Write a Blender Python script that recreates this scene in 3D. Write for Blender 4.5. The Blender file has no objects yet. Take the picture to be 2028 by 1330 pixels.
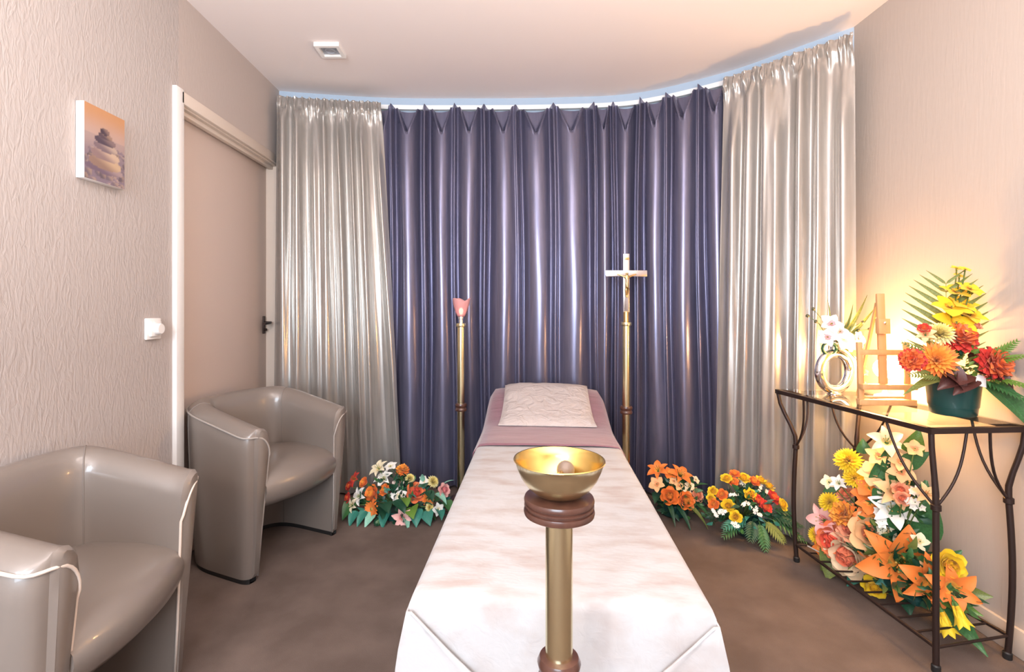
import bpy, bmesh, math, random
import numpy as np
from mathutils import Vector, Matrix, noise
random.seed(7)
PI = math.pi
scene = bpy.context.scene
col = scene.collection

# ------------------------------------------------------------------ camera
CAM_Z = 1.18
cd = bpy.data.cameras.new('camera'); cam = bpy.data.objects.new('camera', cd); col.objects.link(cam)
cam.location = (0, 0, CAM_Z); cam.rotation_euler = (PI/2, 0, 0)
cd.sensor_width = 36; cd.lens = 36*1000/2028
cd.shift_x = 29/2028; cd.shift_y = -60/2028; cd.clip_start = .02
scene.camera = cam
# ------------------------------------------------------------------ world, exposure, lights
w = bpy.data.worlds.new('world'); scene.world = w; w.use_nodes = True
w.node_tree.nodes['Background'].inputs[0].default_value = (.8, .9, 1, 1)
w.node_tree.nodes['Background'].inputs[1].default_value = .3
vs = scene.view_settings
vs.view_transform = 'Standard'; vs.look = 'None'; vs.gamma = 1; vs.use_curve_mapping = False
vs.exposure = 0.40

def area(name, loc, aim, sx, sy, power, color):
    l = bpy.data.lights.new(name, 'AREA'); l.shape = 'RECTANGLE'; l.size = sx; l.size_y = sy
    l.energy = power; l.color = color
    o = bpy.data.objects.new(name, l); col.objects.link(o); o.location = loc
    o.rotation_euler = (Vector(aim)-Vector(loc)).to_track_quat('-Z', 'Y').to_euler()
    return o
def point(name, loc, power, color, rad):
    l = bpy.data.lights.new(name, 'POINT'); l.energy = power; l.color = color; l.shadow_soft_size = rad
    o = bpy.data.objects.new(name, l); col.objects.link(o); o.location = loc
    return o
# daylight through the window in the wall behind the camera
area('window_daylight', (-.55, -1.62, 1.5), (-.45, 2.5, 1.3), 1.5, 1.3, 77, (.72, .86, 1.0))
# added fill lights with no fixtures, all out of view
point('grazing_fill', (-.80, -1.0, 1.95), 48, (1, .93, .88), .05)  # added point light without a fixture, lifts the room and grazes the left wall
area('upward_fill', (.35, -.25, 1.25), (.35, -.1, 2.5), .7, .7, 92, (1, .94, .90))  # added upward fill that brightens the ceiling
area('downward_fill', (.25, .9, 2.545), (.25, .91, 0), 1.1, .5, 8, (1, .90, .84))  # added soft fill from above, no fitting there

# ------------------------------------------------------------------ materials
def new_mat(name):
    m = bpy.data.materials.new(name); m.use_nodes = True
    return m, m.node_tree.nodes, m.node_tree.links, m.node_tree.nodes['Principled BSDF']
def M(name, c, rough=.5, metal=0, spec=.5, bump=None, var=None, coat=0, sheen=0, trans=0, emit=None, sss=0, objvar=0):
    m, n, l, b = new_mat(name)
    b.inputs['Base Color'].default_value = (*c, 1); b.inputs['Roughness'].default_value = rough
    b.inputs['Metallic'].default_value = metal; b.inputs['Specular IOR Level'].default_value = spec
    b.inputs['Coat Weight'].default_value = coat; b.inputs['Sheen Weight'].default_value = sheen
    b.inputs['Transmission Weight'].default_value = trans
    if sss:
        b.inputs['Subsurface Weight'].default_value = sss; b.inputs['Subsurface Radius'].default_value = (.01, .006, .003)
        b.inputs['Subsurface Scale'].default_value = .5
    if emit:
        b.inputs['Emission Color'].default_value = (*emit[0], 1); b.inputs['Emission Strength'].default_value = emit[1]
    tc = n.new('ShaderNodeTexCoord')
    def noise_tex(scale, stretch, detail, dist=0):
        mp = n.new('ShaderNodeMapping'); mp.inputs['Scale'].default_value = stretch
        l.new(tc.outputs['Object'], mp.inputs[0])
        t = n.new('ShaderNodeTexNoise'); t.inputs['Scale'].default_value = scale; t.inputs['Detail'].default_value = detail
        t.inputs['Distortion'].default_value = dist
        l.new(mp.outputs[0], t.inputs[0]); return t
    if bump:        # (scale, stretch, strength, distance, distortion)
        t = noise_tex(bump[0], bump[1], 4, bump[4] if len(bump) > 4 else 0)
        bp = n.new('ShaderNodeBump'); bp.inputs['Strength'].default_value = bump[2]; bp.inputs['Distance'].default_value = bump[3]
        l.new(t.outputs[0], bp.inputs['Height']); l.new(bp.outputs[0], b.inputs['Normal'])
    if var:         # (scale, stretch, colour2, lo, hi)
        t = noise_tex(var[0], var[1], 5)
        r = n.new('ShaderNodeValToRGB'); r.color_ramp.elements[0].position = var[3]; r.color_ramp.elements[1].position = var[4]
        r.color_ramp.elements[0].color = (*c, 1); r.color_ramp.elements[1].color = (*var[2], 1)
        l.new(t.outputs[0], r.inputs[0]); l.new(r.outputs[0], b.inputs['Base Color'])
    return m

def attr_mat(name, rough=.55):
    m, n, l, b = new_mat(name); b.inputs['Roughness'].default_value = rough
    a = n.new('ShaderNodeAttribute'); a.attribute_name = 'Col'; l.new(a.outputs['Color'], b.inputs['Base Color'])
    return m

WALLC = (.45, .400, .378)
m_wall_left = M('rough_plaster_wallpaper', WALLC, .85, bump=(55, (1, 1, .30), .6, .005, 1.6))
m_wall_smooth = M('fine_wallpaper', (.49, .42, .385), .85, bump=(90, (1, 1, .3), .35, .002))
m_wall_right = M('fibre_wallpaper', (.47, .40, .355), .85, bump=(70, (1, 1, .12), .4, .002, .6))
m_wall_back = M('blue_grey_paint', (.40, .50, .62), .7)
m_ceiling = M('ceiling_paint', (.86, .785, .765), .9)
m_carpet = M('carpet', (.115, .080, .064), .95, bump=(420, (1, 1, 1), .6, .004), var=(5, (1, 1, 1), (.172, .124, .102), .35, .7))
m_trim = M('cream_gloss_paint', (.64, .54, .46), .35)
m_trim_white = M('white_gloss_paint', (.82, .80, .78), .3)
m_door = M('beige_door_paint', (.60, .49, .43), .55)
m_leather = M('taupe_leather', (.205, .172, .150), .32, spec=.6, bump=(330, (1, 1, 1), .08, .001), coat=.45)
m_piping = M('pale_piping', (.70, .60, .52), .4)
m_seam = M('leather_seam', (.20, .17, .15), .7)
m_black = M('black_plastic', (.015, .014, .014), .5)
m_white_plastic = M('white_plastic', (.85, .83, .81), .3)
m_grey_glass = M('frosted_grey_glass', (.30, .32, .36), .25)
m_brass = M('polished_brass', (.78, .70, .45), .24, 1)
m_brass_in = M('gilt_bowl_inside', (.80, .56, .18), .22, 1)
m_silver = M('silver_metal', (.78, .77, .78), .22, 1)
m_gold = M('gold_metal', (.72, .50, .22), .3, 1)
m_wood_dark = M('dark_turned_wood', (.060, .024, .017), .3, coat=.3, var=(60, (1, 1, .2), (.10, .042, .028), .3, .7))
m_easel = M('easel_beech', (.60, .32, .13), .5, var=(40, (1, 1, .1), (.68, .38, .17), .3, .7))
m_iron = M('brown_wrought_iron', (.045, .028, .024), .45, .6)
m_chrome = M('chrome', (.86, .87, .90), .06, 1)
m_pot = M('dark_green_pot', (.008, .055, .05), .3, coat=.2)
m_rail = M('white_rail', (.85, .87, .88), .4)

def satin(name, c, c2, metal, rough):
    m, n, l, b = new_mat(name)
    b.inputs['Roughness'].default_value = rough; b.inputs['Metallic'].default_value = metal
    b.inputs['Sheen Weight'].default_value = .0
    tc = n.new('ShaderNodeTexCoord'); mp = n.new('ShaderNodeMapping'); mp.inputs['Scale'].default_value = (1, 1, .06)
    l.new(tc.outputs['Object'], mp.inputs[0])
    t = n.new('ShaderNodeTexNoise'); t.inputs['Scale'].default_value = 60; t.inputs['Detail'].default_value = 5
    l.new(mp.outputs[0], t.inputs[0])
    r = n.new('ShaderNodeValToRGB'); r.color_ramp.elements[0].color = (*c, 1); r.color_ramp.elements[1].color = (*c2, 1)
    r.color_ramp.elements[0].position = .3; r.color_ramp.elements[1].position = .7
    l.new(t.outputs[0], r.inputs[0]); l.new(r.outputs[0], b.inputs['Base Color'])
    t2 = n.new('ShaderNodeTexNoise'); t2.inputs['Scale'].default_value = 9; t2.inputs['Detail'].default_value = 3
    mp2 = n.new('ShaderNodeMapping'); mp2.inputs['Scale'].default_value = (1, 1, .35); l.new(tc.outputs['Object'], mp2.inputs[0]); l.new(mp2.outputs[0], t2.inputs[0])
    bp = n.new('ShaderNodeBump'); bp.inputs['Strength'].default_value = .12; bp.inputs['Distance'].default_value = .006
    l.new(t2.outputs[0], bp.inputs['Height']); l.new(bp.outputs[0], b.inputs['Normal'])
    return m
m_purple = satin('violet_grey_satin', (.140, .142, .220), (.195, .185, .265), .62, .27)
m_champ = satin('champagne_satin', (.41, .395, .37), (.50, .475, .45), .62, .24)
m_cloth = M('cream_velvet_cloth', (.365, .31, .29), .8, sheen=.12, bump=(30, (1, 3, 1), .25, .005, 1.0), var=(7, (1, 2.4, 1), (.44, .435, .44), .32, .54))
m_mauve = M('mauve_cloth', (.185, .075, .10), .7, sheen=.4, bump=(60, (.3, 3, 1), .5, .004), var=(20, (.3, 2, 1), (.255, .115, .145), .3, .7))
m_white_cloth = M('white_pillow_cloth', (.53, .47, .45), .8, bump=(16, (1, 1, 1), .9, .02, .9))

# ------------------------------------------------------------------ mesh helpers
class MB:
    def __init__(s): s.v = []; s.f = []; s.mi = []
    def add(s, vs, fs, mat=0, T=None):
        k = len(s.v)
        if T is not None: vs = [tuple(T @ Vector(p)) for p in vs]
        s.v += [tuple(p) for p in vs]
        for f in fs: s.f.append(tuple(i+k for i in f)); s.mi.append(mat)
        return s
    def box(s, c, d, b=0, mat=0, T=None):
        if b <= 0:
            x, y, z = c; a, e, h = d[0]/2, d[1]/2, d[2]/2
            vs = [(x+i*a, y+j*e, z+k*h) for i in (-1, 1) for j in (-1, 1) for k in (-1, 1)]
            return s.add(vs, [(0, 1, 3, 2), (4, 6, 7, 5), (0, 4, 5, 1), (2, 3, 7, 6), (0, 2, 6, 4), (1, 5, 7, 3)], mat, T)
        bm = bmesh.new(); bmesh.ops.create_cube(bm, size=1)
        for v in bm.verts: v.co = Vector((v.co.x*d[0]+c[0], v.co.y*d[1]+c[1], v.co.z*d[2]+c[2]))
        bmesh.ops.bevel(bm, geom=bm.edges[:], offset=min(b, min(d)*.45), segments=2, affect='EDGES', profile=.5)
        bm.verts.index_update()
        s.add([v.co[:] for v in bm.verts], [[v.index for v in f.verts] for f in bm.faces], mat, T); bm.free(); return s
    def grid(s, rows, mat=0, closed=False, T=None, mats=None):
        nr, nc = len(rows), len(rows[0]); k = len(s.v)
        for r in rows:
            for p in r: s.v.append(tuple(T @ Vector(p)) if T is not None else tuple(p))
        for i in range(nr-1):
            for j in range(nc if closed else nc-1):
                j2 = (j+1) % nc
                s.f.append((k+i*nc+j, k+i*nc+j2, k+(i+1)*nc+j2, k+(i+1)*nc+j)); s.mi.append(mats[i] if mats else mat)
        return s
    def lathe(s, prof, n=24, mat=0, T=None, cap=True):
        rows = [[(r*math.cos(2*PI*j/n), r*math.sin(2*PI*j/n), z) for j in range(n)] for r, z in prof]
        k = len(s.v); s.grid(rows, mat, True, T)
        if cap:
            if prof[0][0] > 1e-5: s.f.append(tuple(k+j for j in range(n))[::-1]); s.mi.append(mat)
            if prof[-1][0] > 1e-5: s.f.append(tuple(k+(len(prof)-1)*n+j for j in range(n))); s.mi.append(mat)
        return s
    def tube(s, pts, r, n=8, mat=0, cap=True, T=None):
        pts = [Vector(p) for p in pts]; m = len(pts)
        rs = r if isinstance(r, (list, tuple)) else [r]*m
        rows = []; up = None
        for i, p in enumerate(pts):
            t = (pts[min(i+1, m-1)]-pts[max(i-1, 0)])
            t = t.normalized() if t.length > 1e-9 else Vector((0, 0, 1))
            if up is None: up = t.orthogonal().normalized()
            up = (up - t*up.dot(t))
            up = up.normalized() if up.length > 1e-6 else t.orthogonal().normalized()
            b = t.cross(up)
            rows.append([tuple(p + (up*math.cos(2*PI*j/n)+b*math.sin(2*PI*j/n))*rs[i]) for j in range(n)])
        k = len(s.v); s.grid(rows, mat, True, T)
        if cap:
            s.f.append(tuple(k+j for j in range(n))[::-1]); s.mi.append(mat)
            s.f.append(tuple(k+(m-1)*n+j for j in range(n))); s.mi.append(mat)
        return s
    def ball(s, c, r, n=10, mat=0, T=None, sz=1):
        m = max(4, n//2)
        prof = [(max(1e-4, r*math.sin(PI*i/m)), -r*sz*math.cos(PI*i/m)) for i in range(m+1)]
        TT = Matrix.Translation(c)
        if T is not None: TT = T @ TT
        return s.lathe(prof, n, mat, TT, cap=True)
    def mesh(s, name, mats, smooth=40):
        me = bpy.data.meshes.new(name); me.from_pydata(s.v, [], s.f)
        for m in (mats if isinstance(mats, (list, tuple)) else [mats]): me.materials.append(m)
        me.polygons.foreach_set('material_index', s.mi)
        if smooth:
            me.polygons.foreach_set('use_smooth', [True]*len(s.f))
            if smooth < 180: me.set_sharp_from_angle(angle=math.radians(smooth))
        me.update(); return me
    def obj(s, name, mats, parent=None, smooth=40, fix=True):
        me = s.mesh(name, mats, smooth)
        if fix:
            bm = bmesh.new(); bm.from_mesh(me); bmesh.ops.recalc_face_normals(bm, faces=bm.faces[:]); bm.to_mesh(me); bm.free()
            if smooth and smooth < 180: me.set_sharp_from_angle(angle=math.radians(smooth))
        return link(name, me, parent)
def link(name, me, parent=None):
    o = bpy.data.objects.new(name, me); col.objects.link(o)
    if parent is not None: o.parent = parent
    return o
def tag(o, label, cat, group=None, kind=None):
    o['label'] = label; o['category'] = cat
    if group: o['group'] = group
    if kind: o['kind'] = kind
    return o
def thing(name, label, cat, loc=(0, 0, 0), rz=0, group=None):
    o = bpy.data.objects.new(name, None); col.objects.link(o); o.empty_display_size = .05
    o.location = loc; o.rotation_euler = (0, 0, rz)
    return tag(o, label, cat, group)
def struct(o, label=None):
    o['kind'] = 'structure'
    if label: o['label'] = label
    return o
def dup_tree(o, parent=None):
    c = o.copy(); col.objects.link(c)
    if parent is not None: c.parent = parent
    for ch in list(o.children): dup_tree(ch, c)
    return c
# ------------------------------------------------------------------ room
CEIL = 2.555; XL = -1.398; XR = 1.76; YB = -1.75
CTRL = [(-1.52, 3.19), (-1.40, 3.235), (-.784, 3.337), (-.2, 3.352), (.384, 3.337), (.898, 3.266), (1.336, 2.983), (1.57, 2.72), (1.765, 2.485), (1.86, 2.36), (1.95, 2.24)]
def catmull(C, n=24):
    C = np.array(C); out = []
    for i in range(1, len(C)-2):
        p0, p1, p2, p3 = C[i-1:i+3]
        for k in range(n):
            t = k/n; out.append(.5*((2*p1)+(-p0+p2)*t+(2*p0-5*p1+4*p2-p3)*t*t+(-p0+3*p1-3*p2+p3)*t**3))
    out.append(C[-2]); return np.array(out)
WP = catmull(CTRL)
_T = np.gradient(WP, axis=0); _T /= np.linalg.norm(_T, axis=1)[:, None]
WN = np.stack([_T[:, 1], -_T[:, 0]], 1)
def offset(d): return WP + WN*d
def at_x(path, x):
    return np.array([x, np.interp(x, path[:, 0], path[:, 1])])

struct(MB().box((.2, .8, -.05), (3.6, 5.4, .1)).obj('floor', m_carpet, smooth=0))
struct(MB().box((.2, .8, CEIL+.05), (3.6, 5.4, .1)).obj('ceiling', m_ceiling, smooth=0))
D0, D1, DH = 2.214, 3.21, 2.075        # door opening along y, and head height
TW = .055
mb = MB()
mb.box((XL-.06, (YB+D0)/2, CEIL/2), (.12, D0-YB, CEIL))
struct(mb.obj('wall_left', m_wall_left, smooth=0))
mb = MB(); mb.box((XL-.06, (D0+3.3)/2, (DH+CEIL)/2), (.12, 3.3-D0, CEIL-DH)); mb.box((XL-.06, (D1+3.3)/2, DH/2), (.12, 3.3-D1, DH))
struct(mb.obj('wall_left_lintel', m_wall_smooth, smooth=0))
struct(MB().box((XR+.05, (YB+2.56)/2, CEIL/2), (.1, 2.56-YB, CEIL)).obj('wall_right', m_wall_right, smooth=0))
mb = MB()
rows = [[(p[0], p[1], z) for p in WP] for z in (0, CEIL)]; mb.grid(rows)
rows2 = [[(p[0], p[1], z) for p in offset(-.08)] for z in (0, CEIL)]; mb.grid(rows2)
struct(mb.obj('wall_back', m_wall_back, smooth=0))
# wall behind the camera with its window opening
mb = MB()
wx0, wx1, wz0, wz1 = -1.35, .25, .82, 2.2
mb.box((-1.42, YB-.05, CEIL/2), (.12, .1, CEIL)); mb.box(((wx1+1.95)/2, YB-.05, CEIL/2), (1.95-wx1, .1, CEIL))
mb.box(((wx0+wx1)/2, YB-.05, wz0/2), (wx1-wx0, .1, wz0)); mb.box(((wx0+wx1)/2, YB-.05, (wz1+CEIL)/2), (wx1-wx0, .1, CEIL-wz1))
struct(mb.obj('wall_front', m_wall_smooth, smooth=0))
mb = MB()
for x in (wx0+.03, (wx0+wx1)/2, wx1-.03): mb.box((x, YB-.05, (wz0+wz1)/2), (.06, .07, wz1-wz0), .006)
for z in (wz0+.03, wz1-.03): mb.box(((wx0+wx1)/2, YB-.05, z), (wx1-wx0, .06, .06), .006)
struct(mb.obj('window_1', m_trim_white))
# door in the left wall
door = struct(thing('door_1', 'x', 'x'))
del door['label'], door['category']
MB().box((XL-.085, (D0+D1)/2, DH/2), (.04, D1-D0-.005, DH-.004), .003).obj('door_leaf', m_door, door)
mb = MB()
mb.box((XL-.055, D1-.008, DH/2), (.11, .016, DH)); mb.box((XL-.055, D0+.008, DH/2), (.11, .016, DH)); mb.box((XL-.055, (D0+D1)/2, DH-.008), (.11, D1-D0, .016))
mb.box((XL-.035, (D0+D1)/2, DH-.022), (.03, D1-D0, .026), .004)
mb.obj('door_lining', m_trim, door)
mb = MB(); mb.box((XL+.008, D0-TW/2+.012, (DH+TW)/2), (.022, TW, DH+TW), .004); mb.obj('casing', m_trim_white, door)
mb = MB(); mb.box((XL+.008, (D0+D1)/2, DH+TW/2-.008), (.022, D1-D0+.01, TW), .004); mb.obj('casing', m_trim, door)
mb = MB(); mb.box((XL+.006, D1+.022, (DH)/2), (.02, .05, DH), .004); mb.obj('casing', m_trim_white, door)
mb = MB(); mb.box((XL-.062, D1-.05, 1.06), (.008, .03, .11), .003)
mb.tube([(XL-.06, D1-.05, 1.075), (XL-.018, D1-.05, 1.075)], .008, 10); mb.tube([(XL-.02, D1-.05, 1.075), (XL-.015, D1-.075, 1.074), (XL-.015, D1-.15, 1.07)], .008, 10)
mb.tube([(XL-.06, D1-.05, 1.03), (XL-.045, D1-.05, 1.03)], .008, 8)
mb.obj('door_handle', m_chrome if False else m_iron, door)
# baseboards
mb = MB(); mb.box((XR-.008, (YB+2.46)/2, .048), (.016, 2.46-YB, .096), .004); struct(mb.obj('baseboard_right', m_trim))
mb = MB(); mb.box((XL+.007, (YB+D0-.05)/2, .045), (.014, D0-.05-YB, .09), .004); struct(mb.obj('baseboard_left', m_trim))
wp = offset(.012); mb = MB()
rows = [[(p[0], p[1], z) for p in q] for q, z in ((offset(.002), .0), (wp, 0), (wp, .085), (offset(.002), .09))]; mb.grid(rows)
struct(mb.obj('baseboard_back', m_trim_white, smooth=30))

# curtain rail along the curved back wall
mb = MB(); a, b = offset(.008), offset(.036)
sel = slice(3, -29)
rows = [[(p[0], p[1], z) for p in q[sel]] for q, z in ((a, 2.468), (b, 2.468), (b, 2.496), (a, 2.496), (a, 2.468))]; mb.grid(rows)
tag(mb.obj('curtain_rail', m_rail, smooth=30), 'thin white curved rail just under the ceiling carrying the curtains', 'curtain rail')

# ------------------------------------------------------------------ curtains
def g(x, s): return math.exp(-(x/s)**2)
def smooth01(x): x = max(0, min(1, x)); return x*x*(3-2*x)
def curtain_path(d):
    P = offset(d); N = WN; seg = np.linalg.norm(np.diff(P, axis=0), axis=1); S = np.concatenate([[0], np.cumsum(seg)])
    return P, N, S
PP, PN, PS = curtain_path(.085)
def s_of_x(x): return float(np.interp(x, PP[:, 0], PS))
def pt(s): return (np.interp(s, PS, PP[:, 0]), np.interp(s, PS, PP[:, 1]), np.interp(s, PS, PN[:, 0]), np.interp(s, PS, PN[:, 1]))
GL = [-.93, -.81, -.676, -.467, -.281, -.088, .124, .361, .612, .744, .898, 1.038, 1.195, 1.335, 1.45]
GS = [s_of_x(x) for x in GL]
NV = 72; NU = 36
rng = random.Random(3)
amp_g = [.080+rng.uniform(-.010, .010) for _ in GS]; amp_m = [.085+rng.uniform(-.012, .014) for _ in GS]
mid_c = [.5+rng.uniform(-.07, .07) for _ in GS]; drift = [rng.uniform(-.03, .03) for _ in GS]; wob = [rng.uniform(0, 6) for _ in GS]
TOP = 2.474; BOT = .015
rows = []
for iv in range(NV+1):
    v = (iv/NV)**1.35; z0 = TOP-(TOP-BOT)*v; d = TOP-z0; row = []
    for i in range(len(GS)-1):
        L = GS[i+1]-GS[i]; wsc = .20/max(L, .1)
        for k in range(NU if i < len(GS)-2 else NU+1):
            u = k/NU
            dr0 = drift[i]*v+.006*math.sin(wob[i]+v*7); dr1 = drift[i+1]*v+.006*math.sin(wob[i+1]+v*7)
            s = GS[i]+L*u+dr0*(1-u)+dr1*u
            gw = .085*wsc**.5*(1+.35*v)
            a = amp_g[i]*g(u, gw)+amp_g[i+1]*g(u-1, gw)
            c = mid_c[i]+.03*math.sin(wob[i]*2+v*4)
            hwid = .405+.02*math.sin(wob[i]+v*3)
            e = abs(u-c)/hwid
            lobe = amp_m[i]*(1-e*e)**.75 if e < 1 else 0
            split = .27*(1-d/.17) if d < .17 else -.2
            ins = smooth01((split-abs(u-c))/.07+.5) if split > -.1 else 0
            dep = -.045+max(a, lobe*(1-.85*ins))+.25*min(a, lobe)+(0 if True else 0)*a+0*lobe*(1-.85*ins)+(.012*g(abs(u-c)-split-.045, .035)*smooth01((.19-d)/.06) if d < .2 else 0)
            dep += .004*math.sin(9*u+wob[i]+v*3)*v+.010*math.sin(wob[i]+v*2.2)
            dep += .006*noise.noise((s*9, v*4, i*.1))*min(1, v*4)
            zz = z0
            sag = .030*(math.sin(PI*u))**.8
            zz -= sag*(1-smooth01(d/.30))
            x, y, nx, ny = pt(s); row.append((x+nx*dep, y+ny*dep, zz))
    rows.append(row)
me = MB().grid(rows).obj('purple_curtain', m_purple, smooth=180)
tag(me, 'violet grey satin curtain in deep regular folds behind the draped bed', 'curtain')

def silver(name, x0, x1, xb0, xb1, dist, seed, label, top, nf):
    rng = random.Random(seed)
    P, N, S = curtain_path(dist)
    so = lambda x: float(np.interp(x, P[:, 0], S))
    s0, s1, b0, b1 = so(x0), so(x1), so(xb0), so(xb1)
    cent = sorted([(k+rng.uniform(.22, .78))/nf for k in range(nf)])
    am = [rng.uniform(.045, .075) for _ in cent]; wd = [rng.uniform(.30, .46)/nf for _ in cent]
    start = [rng.choice([.03, .04, .05, .12, .25]) for _ in cent]; dr = [rng.uniform(-.35, .35)/nf for _ in cent]
    nu, nv = 260, 80; rows = []
    for iv in range(nv+1):
        v = (iv/nv)**1.5; z0 = top-(top-.015)*v; d = top-z0; row = []
        bl = v**.9
        for iu in range(nu+1):
            u = iu/nu
            s = (s0+(s1-s0)*u)*(1-bl)+(b0+(b1-b0)*u)*bl
            dep = 0
            for c, a, w_, st, q in zip(cent, am, wd, start, dr):
                e = smooth01((d-.05)/(.02+st*1.6))
                dep += a*e*g(u-c-q*v, w_*(.8+.25*v))
            ruff = (1-smooth01((d-.06)/.10))
            rr = .012*math.sin(u*nf*11+3*noise.noise((u*30, seed, 0)))+.010*noise.noise((u*nf*5.5, d*25, seed))
            band = 1-.75*g(d-.085, .012)-.6*g(d-.018, .008)
            dep += ruff*rr*band+ruff*.012
            dep += .005*noise.noise((u*26, v*3, seed+5))
            puff = .012*g(d-.05, .025)
            zz = z0+ruff*.006*noise.noise((u*50, 1, seed))
            x = np.interp(s, S, P[:, 0]); y = np.interp(s, S, P[:, 1]); nx = np.interp(s, S, N[:, 0]); ny = np.interp(s, S, N[:, 1])
            t = dep+puff
            row.append((x+nx*t, y+ny*t, zz))
        rows.append(row)
    o = MB().grid(rows).obj(name, m_champ, smooth=180)
    return tag(o, label, 'curtain', 'champagne satin curtains')
silver('silver_curtain', -1.345, -.735, -1.37, -.60, .150, 11, 'champagne satin curtain with gathered heading beside the door', 2.462, 8)
silver('silver_curtain', 1.275, 1.672, 1.235, 1.682, .15, 23, 'champagne satin curtain lit gold by the lamp behind the glass table', 2.455, 7)

# ------------------------------------------------------------------ draped bed
BX, BY = .129, 1.058; BR = -math.atan(.082)     # near end centre; the axis leans to +x
bed = thing('draped_bed', 'long bed draped to the floor in creased cream cloth, standing in the middle', 'bed', (BX, BY, 0), BR)
W2, BL, BH = .32, 1.99, .565
def prof_z(t):       # raised head end under the mauve cloth
    return 0
# outline loops from top inset to the hem, long closed rings around the bed
def ring(inset, z, flare=0, n_long=46, n_short=16, rnd=.03, ripple=0):
    hw = W2-inset+flare; y0 = inset-flare; y1 = BL-inset+flare; pts = []
    def put(x, y):
        k = ripple*(math.sin(y*9+x*5)+math.sin(y*17+2)*.6+math.sin(x*14)*.7)
        cx, cy = (1 if x > 0 else -1), (1 if y > BL/2 else -1)
        if abs(abs(x)-hw) < 1e-6: x += cx*k
        if abs(y-y0) < 1e-6 or abs(y-y1) < 1e-6: y += cy*k
        pts.append((x, y, z))
    for i in range(n_short): put(-hw+2*hw*i/n_short, y0)
    for i in range(n_long): put(hw, y0+(y1-y0)*i/n_long)
    for i in range(n_short): put(hw-2*hw*i/n_short, y1)
    for i in range(n_long): put(-hw, y1-(y1-y0)*i/n_long)
    return pts
mb = MB()
rows = [ring(.16, BH), ring(.06, BH), ring(.018, BH-.002), ring(.006, BH-.010), ring(0, BH-.026), ring(0, BH-.08, .004, ripple=.001), ring(0, BH-.22, .016, ripple=.004), ring(0, .2, .03, ripple=.007), ring(0, .03, .042, ripple=.009)]
mb.grid(rows, closed=True)
n_s = 16
hw = W2-.16
# cap of the inner ring
top = [[(-hw+2*hw*i/12, .16+(BL-.32)*j/40, BH) for i in range(13)] for j in range(41)]
mb.grid(top)
cover = mb.obj('coverlet', m_cloth, bed, smooth=60)
for sx in (-1, 1):        # the side cloth folded round the near corner over the front
    rows = []
    for i in range(15):
        t = i/14; z = BH-.034-t*.52
        fl = .042*min(1, t*1.2)
        xa = sx*(W2+fl+.001+.009*min(1, t*6)); reach = min(.31, .010+.70*t)
        row = []
        for j in range(11):
            q = j/10
            if q < .3: x = xa; y = .10*(1-q/.3)-fl-.010
            else: x = xa-sx*reach*(q-.3)/.7; y = -fl-.012-.010*math.sin(PI*(q-.3)/.7)*t-.004*(q > .95)
            row.append((x, y, z))
        rows.append(row)
    o = MB().grid(rows).obj('fold_flap', m_cloth, bed, smooth=60)
    md = o.modifiers.new('thick', 'SOLIDIFY'); md.thickness = .005; md.offset = 0
# mauve cloth over the head end, following the raised head rest
mb = MB(); rows = []
y0, y1 = 1.14, BL+.03
for j in range(41):
    t = j/40; y = y0+(y1-y0)*t
    z = BH+.007+.115*smooth01((t-.36)/.58)
    if t > .97: z -= .03
    row = []
    for i in range(25):
        u = -1+2*i/24
        if abs(u) < .9: x = u/.9*(W2+.004); zz = z-.012*abs(u/.9)**6-.01*smooth01((t-.4)*3)*abs(u)**3
        else:
            e = (abs(u)-.9)/.1; x = math.copysign(W2+.005+.008*e, u); zz = z-.012-.16*e-(.115*smooth01((t-.36)/.58))*e*.9
        zz += .0025*noise.noise((x*9, y*12, 2))
        row.append((x, y+.008*math.sin(u*2.2)*(t < .02), zz))
    rows.append(row)
# end drop
rows.append([(p[0], p[1]+.012, max(.03, p[2]-.5)) for p in rows[-1]])
mb.grid(rows)
o = mb.obj('head_cloth', m_mauve, None, smooth=60); o.location = (BX, BY, 0); o.rotation_euler = (0, 0, BR)
md = o.modifiers.new('thick', 'SOLIDIFY'); md.thickness = .004; md.offset = 1
tag(o, 'mauve cloth spread across the head end of the draped bed', 'cloth')
# white pillow lying on the mauve cloth
mb = MB(); rows_t = []; rows_b = []
py0, py1, pw = 1.46, 1.985, .245
def base_z(y):
    t = (y-y0)/(y1-y0); return BH+.014+.115*smooth01((t-.36)/.58)
for j in range(29):
    t = j/28; y = py0+(py1-py0)*t; rt = []; rb = []
    for i in range(29):
        u = -1+2*i/28; q = 2*t-1
        puff = (max(0, 1-abs(u)**4)*max(0, 1-abs(q)**4))**.6
        x = u*pw*(1-.035*(1-abs(q)**2)*abs(u)) ; wr = .006*noise.noise((u*3, q*3, 1))+.004*noise.noise((u*7, q*7, 4))
        z = base_z(y); rt.append((x, y, z+.006+.034*puff+wr*puff)); rb.append((x, y, z+.001))
    rows_t.append(rt); rows_b.append(rb[::-1])
mb.grid(rows_t); mb.grid(rows_b)
nn = 29
side = [rows_t[0], [p for p in rows_b[0]][::-1]]; mb.grid(side)
mb.grid([rows_t[-1], rows_b[-1][::-1]]); mb.grid([[r[0] for r in rows_t], [r[-1] for r in rows_b]]); mb.grid([[r[-1] for r in rows_t], [r[0] for r in rows_b]])
o = mb.obj('pillow', m_white_cloth, None, smooth=60); o.location = (BX, BY, 0); o.rotation_euler = (0, 0, BR)
tag(o, 'creased square white pillow at the head of the bed on mauve cloth', 'pillow')
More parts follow.
